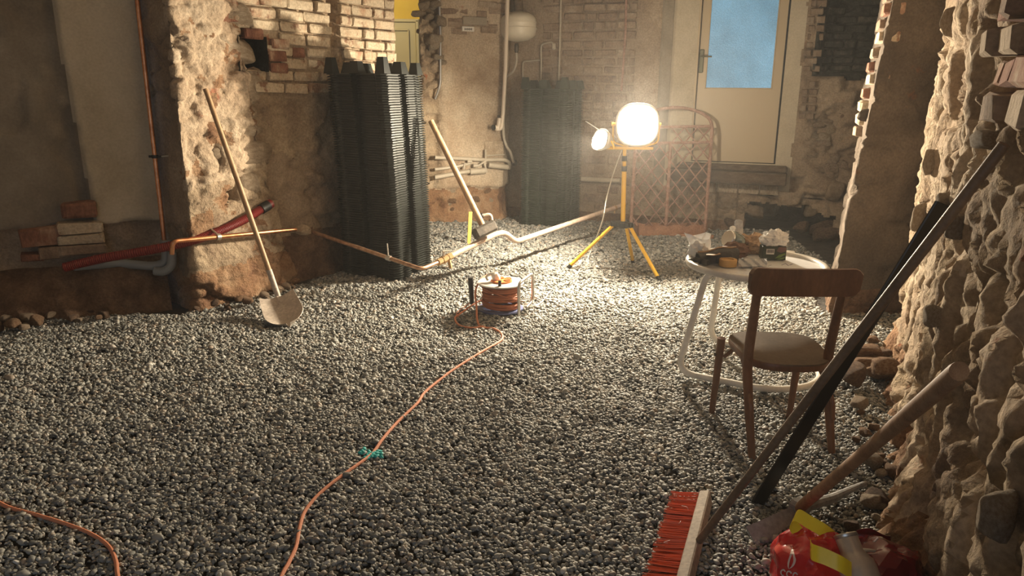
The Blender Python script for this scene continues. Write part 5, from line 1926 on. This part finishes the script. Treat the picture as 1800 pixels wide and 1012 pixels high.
MB().lathe([(0, 0), (.016, .002), (.018, .008), (.0, .014)], q + Vector((-.02, 0, .115)), (-.3, -.6, .7), 14).build('end_button', 'white_paper', root)
crumple('crumpled_paper', tt(1322, 444), (.085, .05, .055), 33, .8, 'kraft_paper', 'large ball of crumpled brown paper beside the patterned box', 'paper', 4)
def wrap(u, v):
    return tt(1298 + 50 * u, 468 - 14 * v, .006 + .016 * (math.sin(9 * u + 3 * v) ** 2) + .02 * max(0, u - .8) * 5 * v)
m = MB().sheet(wrap, 20, 12, .002)
tag(m.build('plastic_wrapper', 'pale_film', smooth=25), 'flattened pale plastic wrapper lying in front of the crumpled paper', 'wrapper')
q = tt(1361, 457)
root = thing('drink_box', 'dark green patterned carton with a barcode standing on the table', 'carton', q)
bxr = math.radians(-4)
Rq = Matrix.Rotation(bxr, 3, 'Z')
bw, bd_, bh = .128, .075, .075
MB().box(q + Vector((0, bd_ / 2, bh / 2)), (bw, bd_, bh), Rq, bev=.003).build('carton', 'box_green', root)
fx = lambda a, b, d=-.001: q + Vector((0, bd_ / 2, 0)) + Rq @ Vector((a, -bd_ / 2 + d, b))
m = MB().prism([(fxx, fz_) for fxx, fz_ in ((-.045, .032), (-.002, .032), (-.002, .062), (-.045, .062))], fx(0, 0), Rq @ Vector((1, 0, 0)), Vector((0, 0, 1)), .0008)
m.build('barcode_label', 'label_white', root)
m = MB()
for i in range(12):
    a = -.041 + i * .003
    m.prism([(a, .040), (a + (.0018 if i % 3 else .001), .040), (a + (.0018 if i % 3 else .001), .059), (a, .059)], fx(0, 0, -.002), Rq @ Vector((1, 0, 0)), Vector((0, 0, 1)), .0006)
m.build('barcode', 'ink', root)
m = MB()
for (pts_) in ([(.004, .010), (.030, .014), (.060, .034), (.056, .040), (.025, .030)], [(.010, .002), (.045, .006), (.062, .018), (.040, .014)]):
    m.prism(pts_, fx(0, 0), Rq @ Vector((1, 0, 0)), Vector((0, 0, 1)), .0008)
m.build('leaf_print', 'leaf_green', root)
m = MB().prism([(.010, .050), (.035, .042), (.060, .050), (.060, .073), (.020, .073)], fx(0, 0), Rq @ Vector((1, 0, 0)), Vector((0, 0, 1)), .0008)
m.build('brown_print', 'cocoa_print', root)
crumple('tissue', q + Vector((0, .04, bh)), (.065, .045, .045), 41, .7, 'white_paper', 'crumpled white tissue lying on top of the patterned carton', 'tissue', 4)
m = MB()
for (a, b) in (((1374, 466), (1381, 463)), ((1381, 463), (1386, 467)), ((1388, 466), (1393, 464)), ((1350, 468), (1356, 466))):
    p, r = tt(*a, -.0035), tt(*b, -.0035)
    m.tube([p, r], .0016, 5)
m.build('pen_scribble', 'blue_disc', bpy.data.objects['garden_table'])

# ---------------------------------------------------------------- wooden chair
BLp, BRp, FLp, FRp = fl(1322, 806), fl(1462, 797), fl(1251, 726), fl(1387, 731)
SH = .445
root = thing('wooden_chair', 'brown wooden chair with a curved back rail standing before the white table', 'chair', (BLp + BRp + FLp + FRp) / 4 * Vector((1, 1, 1)).length / math.sqrt(3))
back_top_l, back_top_r = ony(1336, 482, 2.90), ony(1487, 484, 2.96)
for (f, t_) in ((BLp, back_top_l), (BRp, back_top_r)):
    km = Vector((f.x * .55 + t_.x * .45, f.y + .035, SH + .0))
    km = f.lerp(t_, .5)
    km.y = f.y + .05
    P_ = catmull([f, f.lerp(km, .55) + Vector((0, .012, 0)), km, km.lerp(t_, .5) + Vector((0, .005, 0)), t_], 6)
    n_ = len(P_)
    MB().tube(P_, [.0165 + .006 * math.sin(i / (n_ - 1) * PI) for i in range(n_)], 12, sx=.9).build('back_leg', 'chair_wood', root)
sFL, sFR = Vector((FLp.x + .012, FLp.y - .02, SH - .03)), Vector((FRp.x + .012, FRp.y - .01, SH - .03))
for (f, t_) in ((FLp, sFL), (FRp, sFR)):
    MB().tube([f, f.lerp(t_, .5), t_], [.0145, .018, .0205], 12).build('front_leg', 'chair_wood', root)
ct = (BLp + BRp + FLp + FRp) / 4
fx_ = (sFR - sFL).normalized()
fy_ = Vector((-fx_.y, fx_.x, 0)).normalized()
fx_ = Vector((fy_.y, -fy_.x, 0))
sc_ = (BLp.lerp(BRp, .5) + FLp.lerp(FRp, .5)) / 2
sc_ = Vector((sc_.x, sc_.y - .0, SH))
out = []
wf, wb, dh = .218, .190, .235
for i in range(56):
    a = 2 * PI * i / 56
    cx, cy = math.cos(a), math.sin(a)
    k = (abs(cx) ** 3.4 + abs(cy) ** 3.4) ** (-1 / 3.4)
    x, y = cx * k, cy * k
    w = wb + (wf - wb) * (y + 1) / 2
    yy = y * dh
    if y < 0:
        yy = y * dh * (1 - .06 * x * x)
    out.append((x * w, yy))
vv, ff = [], []
rings = [(.90, -.034), (.985, -.034), (1.0, -.028), (1.0, -.006), (.985, .0), (.80, -.002), (.45, -.012), (0.02, -.016)]
for (k, z) in rings:
    vv += [sc_ + fx_ * (x * k) + fy_ * (y * k) + Vector((0, 0, z)) for x, y in out]
n_ = 56
for i in range(len(rings) - 1):
    ff += [(i * n_ + j, i * n_ + (j + 1) % n_, (i + 1) * n_ + (j + 1) % n_, (i + 1) * n_ + j) for j in range(n_)]
ff.append(tuple((len(rings) - 1) * n_ + j for j in range(n_)))
ff.append(tuple(range(n_ - 1, -1, -1)))
m = MB()
m.add(vv[: 4 * n_ + n_], [f for f in ff if max(f) < 5 * n_])
MBs = MB()
MBs.add(vv, ff)
MBs.mi = [0 if sum(p) / len(p) < 4.2 * n_ else 1 for p in ff]
MBs.build('seat', ['chair_wood', 'seat_wood'], root)


def rail(u, v):
    s = u * 2 - 1
    w = .243
    p = back_top_l.lerp(back_top_r, .5)
    t_ = (back_top_r - back_top_l).normalized()
    nn = Vector((-t_.y, t_.x, 0))
    edge = 1 - (1 - min(1, (1 - abs(s)) / .14)) ** 2.4 if abs(s) > .86 else 1
    h = .118 * (.55 + .45 * edge)
    return p + t_ * (s * w) + nn * (.02 - .055 * s * s - .010 * (v - .5)) + Vector((0, 0, .036 - .118 / 2 + (v - .5) * h - .018 + .018 * s * s))


MB().sheet(rail, 41, 8, .016).build('back_rail', 'chair_wood', root)
m = MB()
for (f, s_, d_) in ((FLp, 1, 1),):
    m.tube(catmull([FLp.lerp(sFL, .78) + Vector((.02, -.02, 0)), sFL + Vector((.06, -.10, -.03)), BLp.lerp(back_top_l, .33) + Vector((0, .06, .0)), BLp.lerp(back_top_l, .20) + Vector((-.004, .014, 0))], 8), .010, 8)
m.tube(catmull([FRp.lerp(sFR, .78) + Vector((.0, -.02, 0)), sFR + Vector((.01, -.10, -.03)), BRp.lerp(back_top_r, .33) + Vector((0, .06, .0)), BRp.lerp(back_top_r, .20) + Vector((.0, .014, 0))], 8), .010, 8)
m.build('bent_brace', 'chair_wood', root)
m = MB()
for (p, s_) in ((FLp.lerp(sFL, .80), -1), (FRp.lerp(sFR, .80), 1)):
    m.lathe([(0, 0), (.009, .002), (.009, .006), (.0, .010)], p + Vector((-.022, -.012, 0)), (-1, -.4, 0), 10)
m.build('bolt', 'forged_steel', root)

# ---------------------------------------------------------------- broom
b0, b1 = fl(1240, 886), fl(1196, 1060)
bz = Vector((0, 0, .035))
ba = (b1 - b0)
bl_ = ba.length
ba.normalize()
root = thing('broom', 'wide broom with red bristles and a brown handle leaning on the rough wall', 'broom', b0.lerp(b1, .5))
bw_ = Vector((-ba.y, ba.x, 0))
if bw_.x > 0:
    bw_ = -bw_
bc = b0.lerp(b1, .5) + bz
lean = (bw_ * .92 + Vector((0, 0, -.22))).normalized()
Rr = Matrix((ba, lean, ba.cross(lean))).transposed()
MB().box(bc, (bl_, .042, .062), Rr, bev=.005, ).build('head', 'pale_wood', root)
m = MB()
random.seed(8)
up_ = ba.cross(lean)
for i in range(46):
    for j in range(5):
        k = (i + .5 + random.uniform(-.3, .3)) / 46 - .5
        o1 = bc + ba * (k * bl_ * .97) + up_ * ((j - 2) * .011) + lean * .018
        sp = ba * random.uniform(-.010, .010) + up_ * ((j - 2) * .004 + random.uniform(-.006, .006))
        ln = .112 + random.uniform(-.008, .006)
        for q in range(3):
            oo = o1 + ba * random.uniform(-.005, .005) + up_ * random.uniform(-.004, .004)
            s2 = sp + ba * random.uniform(-.008, .008) + up_ * random.uniform(-.006, .006)
            m.tube([oo, oo + lean * ln * .6 + s2 * .5, oo + lean * ln + s2], .0016, 3, cap=False)
o = m.build('bristles', 'red_bristle', root, smooth=0)
o['kind'] = 'stuff'
m = MB()
for i in range(3):
    k = random.uniform(-.4, .4)
    o1 = bc + ba * (k * bl_) + lean * random.uniform(.03, .09) + up_ * .028 * (1 if up_.z > 0 else -1)
    m.tube(catmull([o1 + Vector((random.uniform(-.02, .02), random.uniform(-.02, .02), random.uniform(0, .012))) for _ in range(3)], 5), .0008, 4)
m.build('lint_threads', 'white_paper', root)
hs_ = ony(1232, 948, b0.lerp(b1, .35).y + .0) if False else bc + ba * (-.05 * bl_) - lean * .02
hs_ = onz(1229, 950, .06)
he_ = onp(1812, 255, (1.19, 1.75), C_) + Vector((*nr, 0)) * .05
MB().tube([hs_, hs_.lerp(he_, .5), he_], .0135, 12).build('handle', 'dark_handle', root)

# flat steel bar behind the broom handle
a, b = fl(1330, 888), onp(1697, 362, (1.19, 1.75), C_) + Vector((*nr, 0)) * .07
ax = (b - a).normalized()
sd = ax.cross(Vector((0.3, -1, 0.2))).normalized()
Rm = Matrix((sd, ax.cross(sd), ax)).transposed()
m = MB().box((a + b) / 2 + Vector((0, 0, .005)), (.058, .012, (b - a).length), Rm, bev=.003)
m.box((a + b) / 2 + sd * .027 + ax.cross(sd) * .016, (.006, .04, (b - a).length), Rm, bev=.002)
tag(m.build('steel_bar', 'black_steel'), 'long black steel angle bar leaning on the rough wall behind the broom handle', 'bar')

# ---------------------------------------------------------------- mattock
hb, ht = onz(1405, 893, .055), onp(1686, 652, (1.19 - .12, 1.75 + .05), (C_[0] - .12, C_[1] + .05))
root = thing('mattock', 'grub mattock with a thick wooden handle leaning on the rough wall', 'mattock', hb)
ax = (ht - hb).normalized()
MB().tube([hb - ax * .05, hb, hb.lerp(ht, .15), hb.lerp(ht, .6), ht - ax * .01, ht], [.019, .021, .019, .0165, .0185, .017], 14, sx=1.2).build('handle', 'worn_handle', root)
m = MB()
ba_, bb_ = onz(1340, 934, .03), onz(1405, 900, .05)
p2, p3 = onz(1462, 876, .04), onz(1522, 848, .02)


def adze(u, v):
    p = [onz(1322, 944, .012), onz(1345, 931, .03), onz(1375, 913, .045), onz(1405, 897, .055)]
    i = min(2, int(u * 3))
    c_ = p[i].lerp(p[i + 1], u * 3 - i)
    w = .043 * (1 - .45 * u)
    dr = (p[3] - p[0]).normalized()
    s_ = Vector((-dr.y, dr.x, 0)) * .8 + Vector((0, 0, .6))
    return c_ + s_ * ((v - .5) * 2 * w)


m.sheet(adze, 13, 5, .010)
m.box(hb, (.075, .06, .075), Matrix.Rotation(math.atan2((p3 - ba_).y, (p3 - ba_).x), 3, 'Z'), bev=.012)
m.tube([hb, p2, p3], [.024, .019, .009], 10)
m.build('head', 'grey_blade', root)

# ---------------------------------------------------------------- red carrier bag with a metal bottle
gc = onz(1455, 1000, 0)
root = thing('carrier_bag', 'glossy red plastic carrier bag with yellow handles slumped on the gravel', 'bag', (gc.x, gc.y, 0))


def bagblob(c, r, seed, amp, mat, name, sub=4):
    V, F = ICO[sub]
    f1, f2, idn = worley(V * 1.5 + seed * 1.7, seed)
    d = 1 + amp * (ridged(V + seed * 3.3, 1.6, 3, seed) - .6) + amp * .45 * (f2 - f1)
    P = V * d[:, None] * np.array(r)
    P[:, 2] = np.maximum(P[:, 2], -r[2] * .7)
    m = MB()
    m.add((P + np.array(c)).tolist(), F)
    return m, m.build(name, mat, root, smooth=24)


lb, body = bagblob(onz(1430, 1000, .09), (.125, .12, .135), 3, .42, 'red_film', 'body')
bagblob(onz(1545, 1015, .09), (.125, .12, .12), 8, .5, 'shaded_red_film', 'side_panel')


def foldfn(u, v):
    a_, b2, c_, d2 = onz(1505, 932, .19), onz(1566, 936, .19), onz(1566, 1000, .06), onz(1552, 1006, .04)
    p = (a_.lerp(b2, u)).lerp(d2.lerp(c_, u), v)
    return p + Vector((0, -.015 * math.sin(PI * u) * math.sin(PI * v), .012 * math.sin(5 * u)))


MB().sheet(foldfn, 9, 9, .002).build('top_flap', 'shaded_red_film', root, smooth=20)


def ribbon(pts, w, side, name='handle'):
    P_ = catmull(pts, 7)
    m = MB()
    n = len(P_)
    m.sheet(lambda u, v: P_[min(n - 1, int(round(u * (n - 1))))] + Vector(side) * ((v - .5) * w), n, 3, .0015)
    return m.build(name, 'yellow_film', root, smooth=40)


ribbon([onz(1408, 940, .20), onz(1393, 921, .23), onz(1396, 908, .255), onz(1404, 906, .262), onz(1422, 917, .25), onz(1448, 932, .235), onz(1468, 950, .19), onz(1476, 970, .15)], .042, (.5, .45, .75))
ribbon([onz(1424, 962, .22), onz(1428, 970, .225), onz(1450, 978, .225), onz(1480, 992, .215), onz(1497, 1003, .19)], .05, (.1, .5, .85))
m = MB()
bv = BVHTree.FromPolygons([Vector(p) for p in lb.v], lb.f)


def decal(m, poly, cen, sx, sy, mat=None):
    """flat print: a 2-D outline laid on the bag surface along the line of sight of its face"""
    dirn = (cen - EYE).normalized()
    rx = dirn.cross(Vector((0, 0, 1))).normalized()
    ry = rx.cross(dirn)
    pts3 = []
    for (a, b) in poly:
        s0 = cen + rx * a * sx + ry * b * sy - dirn * .5
        hit = bv.ray_cast(s0, dirn)
        if hit[0] is None:
            return
        nn = hit[1] if hit[1].dot(dirn) < 0 else -hit[1]
        pts3.append(hit[0] + nn * .0025)
    n = len(pts3)
    m.add(pts3, [(0, i, i + 1) for i in range(1, n - 1)])


cen = onz(1391, 980, .10)
for k in range(14):     # a flame-like drop, cut in narrow strips so that it lies on the folds
    t0, t1 = k / 14, (k + 1) / 14
    wd = lambda t: .5 * math.sin(PI * t) ** .8 * (1.15 - t) + .02
    cx = lambda t: .22 * math.sin(3.2 * t) - .08
    inn = lambda t: max(0, .30 * math.sin(PI * min(1, t * 1.5)) ** 1.0) if t < .66 else 0
    for s_ in (-1, 1):
        q = [(cx(t0) + s_ * inn(t0) * .6, t0 * 2 - 1), (cx(t0) + s_ * wd(t0), t0 * 2 - 1), (cx(t1) + s_ * wd(t1), t1 * 2 - 1), (cx(t1) + s_ * inn(t1) * .6, t1 * 2 - 1)]
        decal(m, q, cen, .028, .034)
for i, ccx in enumerate((-.9, 0, .9)):     # curly letters under it
    for k in range(10):
        a0, a1 = .4 + k * .48, .4 + (k + 1) * .48
        q = [(ccx + .42 * math.cos(a0), -1.9 + .42 * math.sin(a0)), (ccx + .24 * math.cos(a0), -1.9 + .24 * math.sin(a0)), (ccx + .24 * math.cos(a1), -1.9 + .24 * math.sin(a1)), (ccx + .42 * math.cos(a1), -1.9 + .42 * math.sin(a1))]
        decal(m, q, cen, .020, .026)
if m.f:
    m.build('white_print', 'white_print', root, smooth=0)
q0, q1 = onz(1526, 1052, .10), onz(1487, 943, .235)
ax = (q1 - q0).normalized()
root = thing('metal_bottle', 'champagne coloured metal bottle with a grey rim leaning in the red bag', 'bottle', q0)
L_ = (q1 - q0).length
MB().lathe([(.03, 0), (.058, .01), (.060, L_ * .45), (.055, L_ * .58), (.040, L_ * .70), (.036, L_ * .76), (.0355, L_ * .96), (.033, L_)], q0, ax, 36).build('body', 'champagne_metal', root)
MB().lathe([(.0345, 0), (.0365, .003), (.0365, .011), (.033, .014), (.0, .014)], q0 + ax * (L_ - .004), ax, 32).build('rim', 'galvanised', root)
s_ = Vector((.9, .1, 0))
s_ = (s_ - ax * s_.dot(ax)).normalized()
m = MB().tube(catmull([q0 + ax * L_ * .74 + s_ * .032, q0 + ax * L_ * .70 + s_ * .06, q0 + ax * L_ * .66 + s_ * .085], 5), [.010, .013] + [.014] * 9, 10, sx=.7)
m.build('pull_tab', 'galvanised', root)


# ---------------------------------------------------------------- thin haze added to imitate the lens glare around the lamp
if HAZE > 0:
    hm = bpy.data.materials.new('glare_haze')
    hm.use_nodes = True
    nt = hm.node_tree
    nt.nodes.remove(nt.nodes['Principled BSDF'])
    vs = nt.nodes.new('ShaderNodeVolumeScatter')
    vs.inputs['Density'].default_value = HAZE
    vs.inputs['Anisotropy'].default_value = 0.55
    vs.inputs['Color'].default_value = (1, 0.97, 0.93, 1)
    nt.links.new(vs.outputs[0], nt.nodes['Material Output'].inputs['Volume'])
    MATS['glare_haze'] = hm
    m = MB().box((-0.3, 5.2, 2.1), (13.0, 18.6, 5.0))
    o = m.build('glare_haze', 'glare_haze', smooth=0, kind='stuff')
    o['label'] = 'thin haze added for the glow around the work light'
    o['category'] = 'haze'
